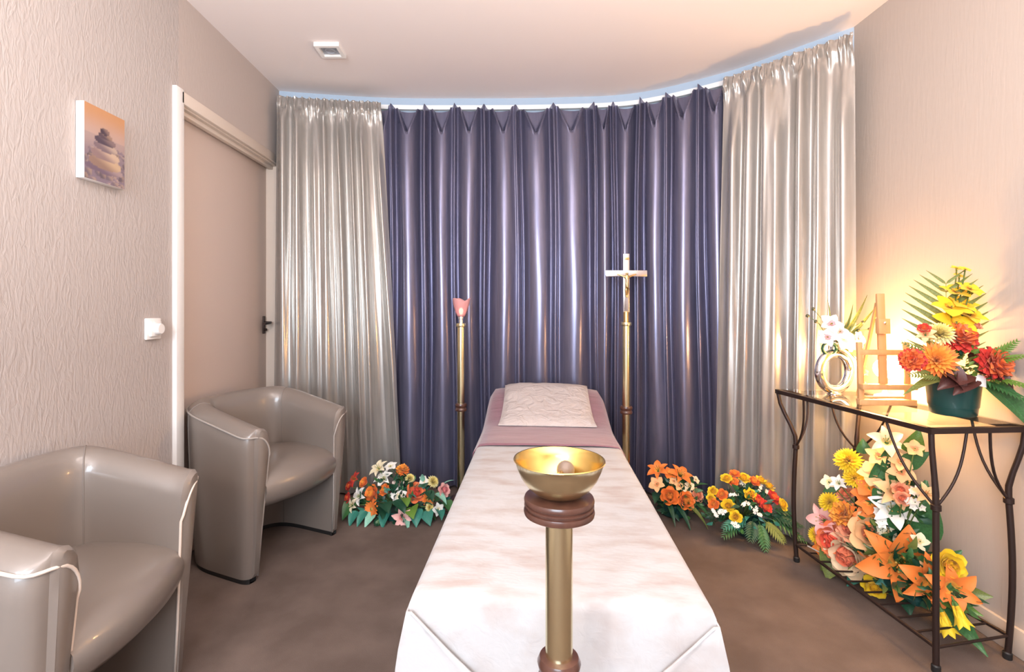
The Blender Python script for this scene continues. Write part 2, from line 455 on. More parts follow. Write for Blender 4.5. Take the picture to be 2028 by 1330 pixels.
# ------------------------------------------------------------------ tub armchairs
CW, CDp, TH = .62, .50, .105
m_pip2 = M('dull_piping', (.36, .32, .29), .45)       # width, depth, shell thickness
def chair_path(CDp, n=52):
    """centre line of the shell: left arm front -> back -> right arm front; front looks to +x, origin at the front middle"""
    hw = CW/2-TH/2; xa = -.22; rb = CDp-TH/2+xa; pts = []
    fx = [0, -.004, -.012, -.024, -.04, -.065, -.105, -.16, xa]
    for x in fx: pts.append((x, hw))
    m = n-18
    for i in range(1, m):
        a = PI*i/m; c, s_ = math.cos(a), math.sin(a)
        e = .62
        pts.append((xa-rb*abs(s_)**e, hw*math.copysign(abs(c)**e, c)))
    for x in fx[::-1]: pts.append((x, -hw))
    return [Vector((x, y, 0)) for x, y in pts]
CP = None
def chair_sec(h):
    t = TH/2
    return [(t-.026, .022), (t-.012, h*.3), (t, h*.6), (t+.006, h-.10), (t+.004, h-.036), (t-.012, h-.018), (t-.036, h-.003), (-.004, h), (-t+.024, h-.008), (-t+.004, h-.028), (-t-.006, h-.065), (-t-.004, h-.14), (-t+.006, h*.55), (-t+.016, h*.3), (-t+.022, .022)]
def chair_ring(i, rnd=0):
    p = CP[i]; a = CP[max(0, i-1)]; b = CP[min(len(CP)-1, i+1)]; t = (b-a).normalized()
    n = Vector((t.y, -t.x, 0)); 
    if n.dot(Vector((p.x+.22, p.y, 0))) < 0: n = -n
    fr = smooth01((p.x+CDp-TH/2)/CDp)          # 0 at the back, 1 at the arm fronts
    h = .748-.084*min(1, max(0, (p.x+CDp-.11)/(CDp-.13)))
    out = []
    q = min(1, -p.x/.055) if p.x > -.055 else 1
    cut = .042*(1-math.sqrt(max(0, 1-(1-q)**2)))
    for (o, z) in chair_sec(h):
        if o > 0: o -= cut*smooth01((h-z+.02)/.07)*min(1, o/.04)
        x = p.x+n.x*o; y = p.y+n.y*o
        x += .045*(z/h-1)*max(0, (p.x+.25)/.25)+.0
        out.append((x, y, z))
    return out
def make_chair(name, label, loc, rz, depth, pip):
    global CP, CDp
    CDp = depth; CP = chair_path(depth)
    t = thing(name, label, 'armchair', loc, rz, 'taupe leather tub armchairs')
    N = len(CP); cuts = [(0, 13, 'arm'), (13, N-14, 'backrest'), (N-14, N-1, 'arm')]
    for a, b, nm in cuts:
        mb = MB(); rows = [chair_ring(i) for i in range(a, b+1)]
        mb.grid(rows, closed=True)
        for end, front in ((0, a == 0), (len(rows)-1, b == N-1)):
            if front:
                r = rows[end]; c = Vector((sum(p[0] for p in r)/len(r), sum(p[1] for p in r)/len(r), sum(p[2] for p in r)/len(r)))
                k = .7; inner = [tuple(c+(Vector(p)-c)*Vector((1, k, .93)) + Vector((.012, 0, 0)) if False else Vector((p[0]+.012, c.y+(p[1]-c.y)*k, c.z+(p[2]-c.z)*.955))) for p in r]
                kk = len(mb.v); mb.grid([r, inner], closed=True); n0 = len(r)
                mb.f.append(tuple(kk+n0+j for j in range(n0))); mb.mi.append(0)
        mb.obj(nm, m_leather, t, smooth=50)
    for i in (13, N-14):
        r = chair_ring(i); cx = [Vector(p) for p in r]
        MB().tube([p+Vector((0, 0, .0)) for p in cx[1:]], .0022, 5).obj('seam', m_seam, t, smooth=180)
    e0, e1 = chair_ring(0), chair_ring(N-1); f = Vector((.004, 0, 0)); up = Vector((0, 0, .002))
    def arc(e):
        A, B = Vector(e[11])+f, Vector(e[4])+f; g_ = Vector((.010, 0, 0)); out = []
        for k in range(9):
            q = PI/2*k/8; out.append(Vector((A.x+(B.x-A.x)*k/8, B.y+(A.y-B.y)*math.cos(q), A.z+(B.z-A.z)*math.sin(q)))+g_*math.sin(q*2)**.5 if 0 < k < 8 else (A if k == 0 else B))
        return out
    line = [Vector(p)+f for p in e0[:11:-1]]+arc(e0)
    line += [Vector(chair_ring(i)[4])+(Vector(chair_ring(i)[4])-Vector(chair_ring(i)[10])).normalized()*.002 for i in range(1, N-1)]
    line += arc(e1)[::-1]+[Vector(p)+f for p in e1[12:]]
    MB().tube(line, .0042, 6).obj('piping', pip, t, smooth=180)
    # seat cushion: crowned top, rounded front that bows forward, tucked under
    hw = CW/2-TH+.008; rows = []
    prof = [(-.40, .455), (-.36, .468), (-.25, .474), (-.12, .468), (-.05, .457), (-.012, .440), (.008, .41), (.010, .375), (-.004, .335), (-.03, .308), (-.08, .298), (-.25, .295), (-.40, .300)]
    for j in range(17):
        u = -1+2*j/16; row = []
        for k, (x, z) in enumerate(prof):
            bow = .035*(1-u*u) if x > -.2 else 0
            zz = z-(.010*abs(u)**3 if z > .4 else -.02*(1-u*u)*0)
            w_ = hw*(1-.25*smooth01((-x-.22)/.2))
            row.append((x-.012+bow, u*w_, zz))
        rows.append(row)
    mb = MB(); mb.grid(rows, closed=True)
    n0 = len(prof); mb.f.append(tuple(range(n0))); mb.mi.append(0); mb.f.append(tuple(16*n0+k for k in range(n0))); mb.mi.append(0)
    mb.obj('seat', m_leather, t, smooth=50)
    # recessed black plinth under the shell
    mb = MB()
    rows = []
    for i in range(len(CP)):
        r = chair_ring(i); a = Vector(r[0]); b = Vector(r[-1]); m_ = (a+b)/2
        q = [m_+(a-m_)*.8, m_+(b-m_)*.8]
        dx = -.012 if i in (0, N-1) else 0
        rows.append([(q[0].x+dx, q[0].y, .0), (q[1].x+dx, q[1].y, 0), (q[1].x+dx, q[1].y, .024), (q[0].x+dx, q[0].y, .024)])
    mb.grid(rows, closed=True); mb.f.append((0, 1, 2, 3)); mb.mi.append(0); k = (N-1)*4; mb.f.append((k, k+1, k+2, k+3)); mb.mi.append(0)
    mb.obj('plinth', m_black, t, smooth=30)
    return t
make_chair('tub_armchair', 'taupe leather tub armchair in the corner by the door and curtain', (-.90, 2.36, 0), math.radians(-24), .52, m_pip2)
make_chair('tub_armchair', 'taupe leather tub armchair with pale piping against the wall below the switch', (-.948, 1.335, 0), math.radians(2.5), .43, m_piping)

# ------------------------------------------------------------------ things on the left wall and the ceiling
def canvas_color(u, v):
    n = noise.noise
    sky = Vector((.80, .42, .20)).lerp(Vector((.72, .52, .45)), smooth01((1-v)*2.4))
    c = sky
    if v < .62:
        c = Vector((.60, .45, .42)).lerp(Vector((.34, .27, .33)), smooth01((.62-v)/.35))
    def stone(cx, cy, rx, ry, base, lit):
        nonlocal c
        if cx > .47 and ry > .036 and rx > .09 and 0.18 < cy: rx *= 1.18; ry *= 1.12
        dx, dy = (u-cx)/rx, (v-cy)/ry; r = abs(dx)**2.3+abs(dy)**2.3
        if r < 1: c = Vector(base).lerp(Vector(lit), smooth01((dx*.7+dy*.5+.4)))
    rr = random.Random(5)
    for k in range(70):
        cx, cy = rr.random(), rr.random()**1.3*.52; rx = .05+.05*rr.random(); ry = .02+.03*rr.random()*(1.2-cy)
        b = rr.uniform(.16, .38); stone(cx, cy, rx, ry, (b, b*.78, b*.95), (b+.28, b*.85+.18, b*.85+.12))
    stone(.48, .19, .40, .055, (.25, .18, .25), (.55, .42, .42)); stone(.50, .27, .34, .075, (.42, .28, .22), (.80, .58, .38)); stone(.50, .385, .30, .07, (.40, .28, .28), (.82, .62, .46))
    stone(.52, .49, .25, .052, (.30, .22, .25), (.70, .55, .45)); stone(.50, .575, .23, .05, (.12, .09, .13), (.35, .25, .25)); stone(.50, .645, .15, .038, (.16, .11, .14), (.5, .34, .26)); stone(.49, .705, .10, .04, (.10, .07, .10), (.38, .25, .22))
    return c
pic = thing('wall_picture', 'small canvas print of a stacked pebble cairn hanging on the rough wall', 'picture', (XL, 1.763, 1.7325))
CWd, CHt = .182, .255
mb = MB(); mb.box((.015, 0, 0), (.028, CWd, CHt), .002); mb.obj('canvas', M('canvas_white_edge', (.80, .76, .74), .7), pic)
mb = MB(); nu, nv = 44, 62
mb.grid([[(.0298, -CWd/2+.001+(CWd-.002)*i/nu, -CHt/2+.001+(CHt-.002)*j/nv) for i in range(nu+1)] for j in range(nv+1)])
o = mb.obj('print', attr_mat('canvas_print'), pic, smooth=0, fix=False)
ca = o.data.color_attributes.new('Col', 'FLOAT_COLOR', 'POINT')
for j in range(nv+1):
    for i in range(nu+1):
        c = canvas_color(i/nu, j/nv); ca.data[j*(nu+1)+i].color = (c[0]*.62, c[1]*.60, c[2]*.60, 1)

sw = thing('dimmer_switch', 'white wall dimmer switch with round knob beside the door frame', 'switch', (XL, 2.04, 1.087))
MB().box((.006, 0, 0), (.012, .086, .086), .004).obj('switch_plate', m_white_plastic, sw)
Tx = Matrix.Rotation(PI/2, 4, 'Y')
MB().box((.016, 0, 0), (.012, .062, .062), .004).obj('switch_frame', m_white_plastic, sw)
MB().lathe([(.022, .02), (.022, .038), (.0195, .042), (.0, .042)], 28, T=Tx).obj('knob', m_white_plastic, sw)

sp = thing('ceiling_spotlight', 'small square white ceiling light fitting with grey centre, unlit', 'ceiling light', (-.893, 2.70, CEIL))
mb = MB(); o_, i_, h = .066, .046, .022
fr = [[(-o_, -o_, 0), (o_, -o_, 0), (o_, o_, 0), (-o_, o_, 0)], [(-o_, -o_, -h), (o_, -o_, -h), (o_, o_, -h), (-o_, o_, -h)], [(-i_, -i_, -h), (i_, -i_, -h), (i_, i_, -h), (-i_, i_, -h)], [(-i_, -i_, -.006), (i_, -i_, -.006), (i_, i_, -.006), (-i_, i_, -.006)]]
mb.grid(fr, closed=True); mb.obj('frame', m_white_plastic, sp, smooth=0)
MB().box((0, 0, -.007), (.09, .09, .006)).obj('diffuser', m_grey_glass, sp)
mb = MB(); mb.lathe([(.03, -.009), (.03, -.016), (.024, -.018), (.02, -.013), (0, -.012)], 20); mb.obj('lamp', m_grey_glass, sp)

# ------------------------------------------------------------------ brass stands
def stand(name, label, cat, x, y, ptop):
    t = thing(name, label, cat, (x, y, 0))
    MB().lathe([(.095, 0), (.1, .006), (.1, .02), (.088, .028), (.06, .034), (.045, .05), (.034, .06), (.022, .064)], 32).obj('base', m_wood_dark, t)
    MB().lathe([(.0225, .06), (.0225, ptop)], 28).obj('pole', m_brass, t)
    MB().lathe([(.0225, .555), (.033, .557), (.036, .565), (.033, .573), (.030, .577), (.034, .583), (.036, .592), (.032, .601), (.0225, .603)], 28).obj('collar', m_wood_dark, t)
    MB().lathe([(.0225, ptop-.012), (.029, ptop-.01), (.031, ptop), (.029, ptop+.01), (.02, ptop+.013), (0, ptop+.013)], 28).obj('cap', m_brass, t)
    return t
lamp = stand('lamp_stand', 'tall brass stand with pink tulip glass lamp, left of the bed head', 'lamp stand', -.216, 3.0, 1.065)
MB().lathe([(.014, 1.078), (.014, 1.10), (.018, 1.103), (.018, 1.128), (.008, 1.132)], 20).obj('lamp_holder', m_silver, lamp)
m_pink = M('pink_glass', (.90, .50, .50), .3, trans=.5, sss=0)
mb = MB(); rows = []
for k in range(15):
    t = k/14; r = .018+.020*math.sin(t*1.9)**.8+.012*t*t; z = 1.128+.10*t; row = []
    for j in range(36):
        a = 2*PI*j/36; lobe = math.cos(3*a+.5)
        rr = r*(1+.10*t*lobe); row.append((rr*math.cos(a), rr*math.sin(a), z-.012+.010*lobe*t**3))
    rows.append(row)
o = MB().grid(rows, closed=True).obj('glass_shade', m_pink, lamp, smooth=180); md = o.modifiers.new('t', 'SOLIDIFY'); md.thickness = .003
MB().ball((0, 0, 1.148), .013, 14, sz=1.5).obj('bulb', M('dim_bulb', (.9, .75, .6), .4, emit=((1, .78, .55), 6)), lamp)

cr = stand('crucifix_stand', 'tall brass stand topped by a silver crucifix, right of the bed head', 'crucifix', .745, 2.92, 1.075)
MB().lathe([(.0165, 1.085), (.0165, 1.14), (.015, 1.145)], 20).obj('socket', m_gold, cr)
mb = MB(); mb.box((0, 0, 1.31), (.036, .012, .34), .002); mb.obj('upright', m_silver, cr)
mb = MB(); mb.box((0, -.001, 1.366), (.24, .013, .036), .002); mb.obj('crossbar', m_silver, cr)
mb = MB(); mb.box((0, -.009, 1.452), (.030, .006, .012), .001); mb.obj('title_plate', m_gold, cr)
# small cast figure on the cross, one skinned body
me = bpy.data.meshes.new('corpus')
vv = [(0, 0, 0), (0, -.004, .022), (0, -.002, .044), (0, -.004, .056), (0, -.008, .070), (-.018, 0, .047), (-.038, .004, .056), (-.056, .006, .062), (.018, 0, .047), (.038, .004, .056), (.056, .006, .062), (-.007, -.006, -.03), (-.004, 0, -.062), (-.002, -.004, -.074), (.007, -.007, -.03), (.004, -.001, -.062), (.002, -.006, -.075)]
ee = [(0, 1), (1, 2), (2, 3), (3, 4), (2, 5), (5, 6), (6, 7), (2, 8), (8, 9), (9, 10), (0, 11), (11, 12), (12, 13), (0, 14), (14, 15), (15, 16)]
rr = [.0105, .0095, .0115, .0045, .0085, .005, .004, .0032, .005, .004, .0032, .0062, .0042, .0034, .0062, .0042, .0034]
me.from_pydata(vv, ee, []); me.materials.append(m_gold); o = link('corpus', me, cr); o.location = (0, -.017, 1.300)
md = o.modifiers.new('s', 'SKIN')
for i, r in enumerate(rr): me.skin_vertices[0].data[i].radius = (r, r)
me.skin_vertices[0].data[0].use_root = True
o.modifiers.new('u', 'SUBSURF').levels = 1

bs = stand('holy_water_stand', 'brass pole stand with turned wooden disc in front of the bed, holding the bowl', 'stand', .102, .835, .834)
for c in list(bs.children):
    if c.name.startswith('cap'): bpy.data.objects.remove(c)
MB().lathe([(.0225, .832), (.052, .834), (.0575, .837), (.0585, .842), (.0575, .846), (.0545, .847), (.0545, .849), (.0575, .8505), (.0575, .853), (.0545, .8545), (.0545, .856), (.0575, .8575), (.0580, .861), (.0565, .865), (.053, .866), (0, .866)], 48).obj('disc', m_wood_dark, bs)
bowl = thing('brass_bowl', 'shiny brass holy water bowl standing on the wooden disc of the pole', 'bowl', (.102, .835, .866))
prof = [(.0, .0), (.026, .0005), (.040, .006), (.053, .017), (.063, .031), (.0695, .046), (.0735, .0585), (.0755, .0595)]
MB().lathe(prof, 48, cap=False).obj('outer_shell', m_brass, bowl, smooth=180)
MB().lathe([(.0755, .0595), (.0750, .0612), (.0730, .0605), (.0682, .046), (.0615, .0315), (.0515, .018), (.039, .0075), (.026, .002), (0, .0018)], 48, cap=False).obj('inner_lining', m_brass_in, bowl, smooth=180)
spk = thing('holy_water_sprinkler', 'small sprinkler with round grey head and gilt handle lying in the brass bowl', 'sprinkler', (.118, .872, .866))
MB().ball((0, 0, .031), .0155, 20).obj('head', M('tarnished_metal', (.20, .15, .12), .55, .3, bump=(200, (1, 1, 1), .4, .002)), spk)
mb = MB(); mb.tube([(-.008, -.010, .029), (-.016, -.026, .027), (-.026, -.050, .030)], [.0045, .004, .005], 12); mb.ball((-.028, -.055, .0305), .0062, 12); mb.obj('handle', m_gold, spk)
# ------------------------------------------------------------------ wrought-iron console table with a glass top
TT = .775
FN, RN, RF, FF = Vector((1.405, 1.635, TT)), Vector((1.735, 1.66, TT)), Vector((1.665, 2.32, TT)), Vector((1.326, 2.385, TT))
tb = thing('console_table', 'brown wrought-iron console table with glass top and bowed legs along the right wall', 'table', (0, 0, 0))
ctr = (FN+RN+RF+FF)/4
L = lambda p: Vector(p)
mb = MB()
cs = [FN, RN, RF, FF]
for i in range(4):
    a, b = cs[i], cs[(i+1) % 4]; d = (b-a).normalized(); s_ = Vector((-d.y, d.x, 0))*.009; u = Vector((0, 0, .009))
    a2, b2 = a-d*.009, b+d*.009
    q = lambda p: [p-s_-u, p+s_-u, p+s_+u, p-s_+u]
    k = len(mb.v); mb.grid([q(a2), q(b2)], closed=True); mb.f += [(k, k+1, k+2, k+3), (k+4, k+5, k+6, k+7)]; mb.mi += [0, 0]
mb.obj('frame', m_iron, tb, smooth=30)
m_glass, n_, l_, b_ = new_mat('table_glass')          # thin clear pane: see-through with a mirror-like sheen at grazing angles
n_.remove(b_); tr = n_.new('ShaderNodeBsdfTransparent'); tr.inputs[0].default_value = (.96, .97, .94, 1)
gl = n_.new('ShaderNodeBsdfGlossy'); gl.inputs['Roughness'].default_value = .02; fr_ = n_.new('ShaderNodeFresnel'); fr_.inputs[0].default_value = 1.6
mx = n_.new('ShaderNodeMixShader'); ge = n_.new('ShaderNodeNewGeometry'); mt_ = n_.new('ShaderNodeMath'); mt_.operation = 'MULTIPLY'; iv_ = n_.new('ShaderNodeMath'); iv_.operation = 'SUBTRACT'; iv_.inputs[0].default_value = 1; l_.new(ge.outputs['Backfacing'], iv_.inputs[1]); l_.new(iv_.outputs[0], mt_.inputs[1]); l_.new(fr_.outputs[0], mt_.inputs[0]); l_.new(mt_.outputs[0], mx.inputs[0]); l_.new(tr.outputs[0], mx.inputs[1]); l_.new(gl.outputs[0], mx.inputs[2]); l_.new(mx.outputs[0], n_['Material Output'].inputs[0])
ins = [p+(ctr-p).normalized()*.012 for p in cs]
mb = MB(); k = 0
mb.grid([[(p.x, p.y, TT+.0095) for p in ins], [(p.x, p.y, TT+.0155) for p in ins]], closed=True); mb.f += [(0, 1, 2, 3), (4, 5, 6, 7)]; mb.mi += [0, 0]
mb.obj('glass_top', m_glass, tb, smooth=0)
legs = []
for i, p in enumerate(cs):
    inw = Vector((.055*(1 if i in (0, 3) else -1), .055*(1 if i in (0, 1) else -1), 0))
    if i == 0: inw = Vector((.010, -.006, 0))
    if i == 1: inw = Vector((-.028, .03, 0))
    if i == 2: inw = Vector((-.045, -.042, 0))
    pts = []; rs = []
    for k in range(17):
        t = k/16; z = (TT-.005)*(1-t); e = smooth01(t/.30)
        bow = (.012 if i else 0)*math.sin(PI*max(0, t-.25)/.75)
        q = p+inw*e+inw.normalized()*(-bow); pts.append((q.x, q.y, z)); rs.append(.0095 if t > .2 else .0085)
    g0 = Vector(pts[5]); legs.append((p, inw, pts))
    MB().tube(pts, rs, 10).obj('leg', m_iron, tb, smooth=60)
    fx = Vector(pts[-1]); MB().lathe([(.012, 0), (.013, .004), (.013, .02), (.0095, .024)], 14, T=Matrix.Translation((fx.x, fx.y, 0))).obj('foot', m_black, tb)
    MB().lathe([(.009, -.012), (.0145, -.008), (.0145, .008), (.009, .012)], 12, T=Matrix.Translation(g0)).obj('collar', m_iron, tb)
    for q in (cs[(i+1) % 4], cs[(i-1) % 4]):
        d = (q-p).normalized(); e = p+d*(.125 if abs(d.x) > abs(d.y) else .17)
        b1 = []
        for k in range(11):
            t = k/10; c = g0.lerp(e, t); c += (d*.022)*math.sin(PI*t)*.9 - Vector((0, 0, .02))*math.sin(PI*t); b1.append(c)
        MB().tube(b1, .0045, 7).obj('twig_brace', m_iron, tb, smooth=60)
# lower shelf
SZ = .078
low = [Vector(l[2][-2]) for l in legs]; low = [Vector((v.x, v.y, SZ)) for v in low]
for i in range(4):
    MB().tube([low[i], low[(i+1) % 4]], .0065 if i in (1, 3) else .0045, 8).obj('shelf_rail', m_iron, tb, smooth=60)
for k in range(1, 9):
    t = k/9; MB().tube([low[0].lerp(low[3], t), low[1].lerp(low[2], t)], .0038, 6).obj('shelf_wire', m_iron, tb, smooth=60)

# ------------------------------------------------------------------ small globe lamp behind the easel
GZ = TT+.0155
lp = thing('globe_lamp', 'glowing white globe table lamp behind the wooden easel, lighting the corner', 'lamp', (1.635, 2.13, GZ))
MB().lathe([(.038, 0), (.04, .004), (.038, .012), (.012, .02), (.008, .03), (.008, .075), (.02, .08), (.022, .09)], 24).obj('base', m_white_plastic, lp)
MB().ball((0, 0, .125), .042, 24).obj('globe', M('lit_opal_glass', (1, .93, .8), .3, emit=((1, .72, .40), 30)), lp, smooth=180)
pl = point('globe_bulb', (1.655, 2.10, GZ+.125), 108, (1, .53, .18), .05)
pl.parent = lp; pl.location = (0, 0, .125)
lp.children[1].visible_shadow = True

# ------------------------------------------------------------------ ring vase with orchids
vz = thing('ring_vase', 'silver ring-shaped vase at the far end of the glass table', 'vase', (1.492, 2.235, GZ), math.radians(14))
mb = MB(); R0, r0 = .081, .0205
nR, nr = 56, 18; rows = []
for i in range(nR):
    a = 2*PI*i/nR; rows.append([((R0+r0*math.cos(b))*math.cos(a), r0*.95*math.sin(b), .100+(R0+r0*math.cos(b))*math.sin(a)) for b in [2*PI*j/nr for j in range(nr)]])
rows.append(rows[0]); mb.grid(rows, closed=True); mb.obj('ring_body', m_chrome, vz, smooth=180)
MB().lathe([(.030, 0), (.030, .003), (.018, .008)], 24).obj('foot', m_chrome, vz)
MB().lathe([(.020, .194), (.018, .203), (.015, .212), (.018, .222), (.023, .230), (.021, .2305), (.014, .212)], 24, cap=False).obj('neck', m_chrome, vz, smooth=180)

# ------------------------------------------------------------------ easel
es = thing('tabletop_easel', 'small bare wooden display easel on the glass table between vase and green pot', 'easel', (1.522, 1.985, GZ), math.radians(-4))
lean = .05
def eb(name, x0, z0, x1, z1, wd, th, dy=0, par=es):
    a = Vector((x0, dy+z0*lean, z0)); b = Vector((x1, dy+z1*lean, z1)); d = b-a; Lg = d.length; d.normalize()
    T = Matrix.Translation((a+b)/2) @ d.to_track_quat('Z', 'Y').to_matrix().to_4x4()
    side = Vector((0, 1, 0)); 
    mb = MB()
    if abs(d.z) > .5:
        X = Vector((1, 0, 0)); Y = d.cross(X).normalized(); X = Y.cross(d).normalized()
    else:
        Y = Vector((0, 0, 1)); X = Y.cross(d).normalized(); X, Y = Y, -X
        Y = Vector((0, 1, 0)); X = Vector((0, 0, 1))
    R = Matrix((X, Y, d)).transposed().to_4x4(); T = Matrix.Translation((a+b)/2) @ R
    mb.box((0, 0, 0), (wd, th, Lg), .0018, T=T)
    return mb.obj(name, m_easel, par)
eb('mast', 0, .075, 0, .437, .029, .012, .004)
eb('post', -.088, .0, -.088, .245, .019, .014)
eb('post', .088, .0, .088, .245, .019, .014)
eb('crossbar', -.09, .205, .09, .205, .021, .012, -.002)
eb('ledge', -.098, .073, .105, .073, .020, .030, -.018)
eb('foot_bar', -.105, .012, .108, .012, .022, .022, -.010)
eb('foot_bar', -.09, .028, .085, .028, .008, .010, .012)
sl = eb('slider_block', 0, .278, 0, .338, .044, .022, -.006)
MB().lathe([(.006, 0), (.006, .006), (.003, .008), (0, .008)], 14, T=Matrix.Translation((0, .322*lean-.017, .322)) @ Matrix.Rotation(PI/2, 4, 'X')).obj('screw', m_silver, sl)
mb = MB(); mb.tube([(0, .045, .40), (0, .165, .006)], .007, 4); mb.obj('rear_leg', m_easel, es, smooth=0)

# ------------------------------------------------------------------ flowers
def petal(Lp, Wp, phi0, phi1, cup=.2, nt=5, ns=2, tip=1.0, ruffle=0, base=.15, rng=None, r0=0, z0=0, wp=.5, full=False):
    """rows of points of one petal bending from tilt phi0 (off the axis) to phi1, in the xz plane"""
    rows = []; r, z = r0, z0
    for i in range(nt+1):
        t = i/nt; ph = phi0+(phi1-phi0)*t
        if i: r += math.sin(ph)*Lp/nt; z += math.cos(ph)*Lp/nt
        wdt = Wp*(base*(1-t)+math.sin(PI*min(1, t**wp*.999))**tip*1.0) if t < 1 else Wp*.06
        if full: wdt = Wp*math.sin(PI*(.14+.72*t**.9))**.6*(1 if t < .99 else .8)
        n = (-math.cos(ph), math.sin(ph)); row = []
        for j in range(2*ns+1):
            s = -1+j/ns; c = cup*s*s*wdt+(rng.uniform(-ruffle, ruffle) if ruffle and rng and i > nt*.5 else 0)
            row.append((r+n[0]*c, s*wdt, z+n[1]*c))
        rows.append(row)
    return rows
def spin(mb, rows, az, mats=None, mat=0):
    mb.grid(rows, T=Matrix.Rotation(az, 4, 'Z'), mats=mats, mat=mat)
PC = {}
def pm(key, c, rough=.6):
    if key not in PC: PC[key] = M('petal_'+key, c, rough, sheen=.1)
    return PC[key]
O = lambda d: math.radians(d)
FM = {}
COLS = {'orange': ((.85, .22, .035), (.90, .36, .05)), 'red': ((.68, .045, .03), (.85, .17, .04)), 'yellow': ((.86, .60, .02), (.80, .45, .01)), 'cream': ((.84, .74, .52), (.80, .62, .30)),
        'white': ((.84, .82, .76), (.78, .70, .48)), 'pale': ((.85, .76, .38), (.80, .65, .2)), 'blush': ((.84, .68, .60), (.78, .36, .28)), 'coral': ((.86, .22, .08), (.78, .10, .05)),
        'pink': ((.84, .46, .42), (.78, .25, .26)), 'salmon': ((.85, .38, .22), (.80, .24, .12)), 'peach': ((.86, .54, .26), (.84, .36, .16)), 'edged': ((.86, .66, .42), (.82, .22, .11)), 'white2': ((.84, .80, .77), (.78, .36, .40))}
m_stamen = M('stamen', (.45, .26, .05), .6); m_calyx = M('calyx', (.09, .20, .04), .6); m_stem = M('stem', (.10, .17, .04), .6)
def flower(kind, cname, var=0):
    key = (kind, cname, var)
    if key in FM: return FM[key]
    c0, c1 = COLS[cname]; m0, m1 = pm(cname, c0), pm(cname+'_heart', c1); rng = random.Random(var*13+len(cname)+len(kind)*5)
    mb = MB(); mats = [m0, m1, m_stamen, m_calyx]
    if kind == 'rose':
        for k, (n, Lp, Wp, p0, p1, cp, r0) in enumerate([(3, .66, .20, 4, -34, 1.1, .01), (4, .70, .26, 12, -26, 1.0, .03), (5, .74, .31, 24, -16, .8, .05), (5, .78, .36, 38, 2, .6, .07), (6, .84, .40, 54, 30, .5, .08), (6, .90, .42, 72, 62, .35, .08)]):
            off = rng.random()*6
            for i in range(n):
                j = rng.uniform(-6, 6)
                spin(mb, petal(Lp, Wp, O(p0+j), O(p1+j*1.5), cp, 5, 2, .7, .012, .5, rng, r0, 0, .8, True), off+2*PI*i/n+rng.uniform(-.15, .15), mat=1 if k < 4 else 0)
    elif kind in ('carnation', 'mum'):
        n = 64 if kind == 'carnation' else 80
        for i in range(n):
            t = (i+.5)/n; ph = 4+92*t**.62
            if kind == 'carnation': rows = petal(.82+rng.uniform(-.06, .06), .20, O(ph-6), O(ph+8), .2, 4, 2, .45, .075, .2, rng, .0, .05, 1.5)
            else: rows = petal(.84+.1*t, .105, O(ph-16), O(ph+2), .35, 4, 1, .8, .012, .3, rng, .01, .02, 1.0)
            spin(mb, rows, i*2.39996, mat=1 if t < .5 and cname != 'yellow' else 0)
    elif kind == 'lily':
        for i in range(6):
            j = rng.uniform(-8, 8); o_ = i % 2
            spin(mb, petal(1.12, .27 if o_ else .20, O(22+j), O(112+j), .28, 7, 2, .9, .008, .35, rng, .04, 0, .85), i*PI/3+rng.uniform(-.08, .08), mats=[1, 1, 0, 0, 0, 0, 0])
        for i in range(6):
            a = i*PI/3+.4; d = Vector((math.cos(a)*.22, math.sin(a)*.22, .62)); mb.tube([(0, 0, .1), d*.6, d], .012, 4, 3); mb.ball(d, .035, 5, 2)
        mb.tube([(0, 0, .1), (0.02, 0, .72)], .016, 5, 3)
    elif kind == 'orchid':
        for i in range(5):
            wd = .40 if i in (1, 4) else .30
            spin(mb, petal(.95, wd, O(70), O(92+rng.uniform(-10, 10)), .15, 5, 2, .7, .015, .3, rng, .03, .05+.01*i, .8), PI/2+i*2*PI/5, mats=[1, 0, 0, 0, 0])
        for a in (-.9, .9, 0): spin(mb, petal(.36, .16, O(35), O(75), .5, 3, 1, .7, 0, .5, rng, .02, .08), -PI/2+a, mat=1)
        mb.ball((0, 0, .13), .07, 6, 2)
    elif kind == 'daisy':
        for k in range(2):
            for i in range(14): spin(mb, petal(.95-.15*k, .13, O(76-18*k), O(88-14*k), .2, 4, 1, .7, .01, .4, rng, .05, .02*k, 1.1), 2*PI*(i+.5*k)/14+rng.uniform(-.06, .06), mat=0)
        mb.ball((0, 0, .08), .2, 10, 2, sz=.5)
    elif kind == 'trumpet':
        for i in range(6): spin(mb, petal(2.2, .30, O(4), O(26), .55, 7, 2, .55, .01, .55, rng, .12, -1.1, 1.25), i*PI/3, mats=[3, 1, 0, 0, 0, 0, 0])
        mb.tube([(0, 0, -1.5), (0, 0, -1.0)], [.05, .14], 6, 3)
    elif kind == 'filler':
        for k in range(7):
            c = Vector((rng.uniform(-.8, .8), rng.uniform(-.8, .8), rng.uniform(-.2, .3)))
            for i in range(5): mb.grid(petal(.42, .17, O(60), O(88), .2, 2, 1, .7, 0, .4, rng, .03), T=Matrix.Translation(c) @ Matrix.Rotation(2*PI*i/5+k, 4, 'Z'))
            mb.tube([c, (0, 0, -1)], .03, 4, 3)
    if kind not in ('filler', 'trumpet'): mb.lathe([(.03, -.35), (.05, -.1), (.16, -.02), (.12, .08)], 7, 3)
    FM[key] = mb.mesh(kind, mats, 180); return FM[key]
NAMES = {'rose': 'rose', 'carnation': 'carnation', 'mum': 'chrysanthemum', 'lily': 'lily', 'orchid': 'orchid', 'daisy': 'daisy', 'trumpet': 'trumpet_flower', 'filler': 'small_blossom'}
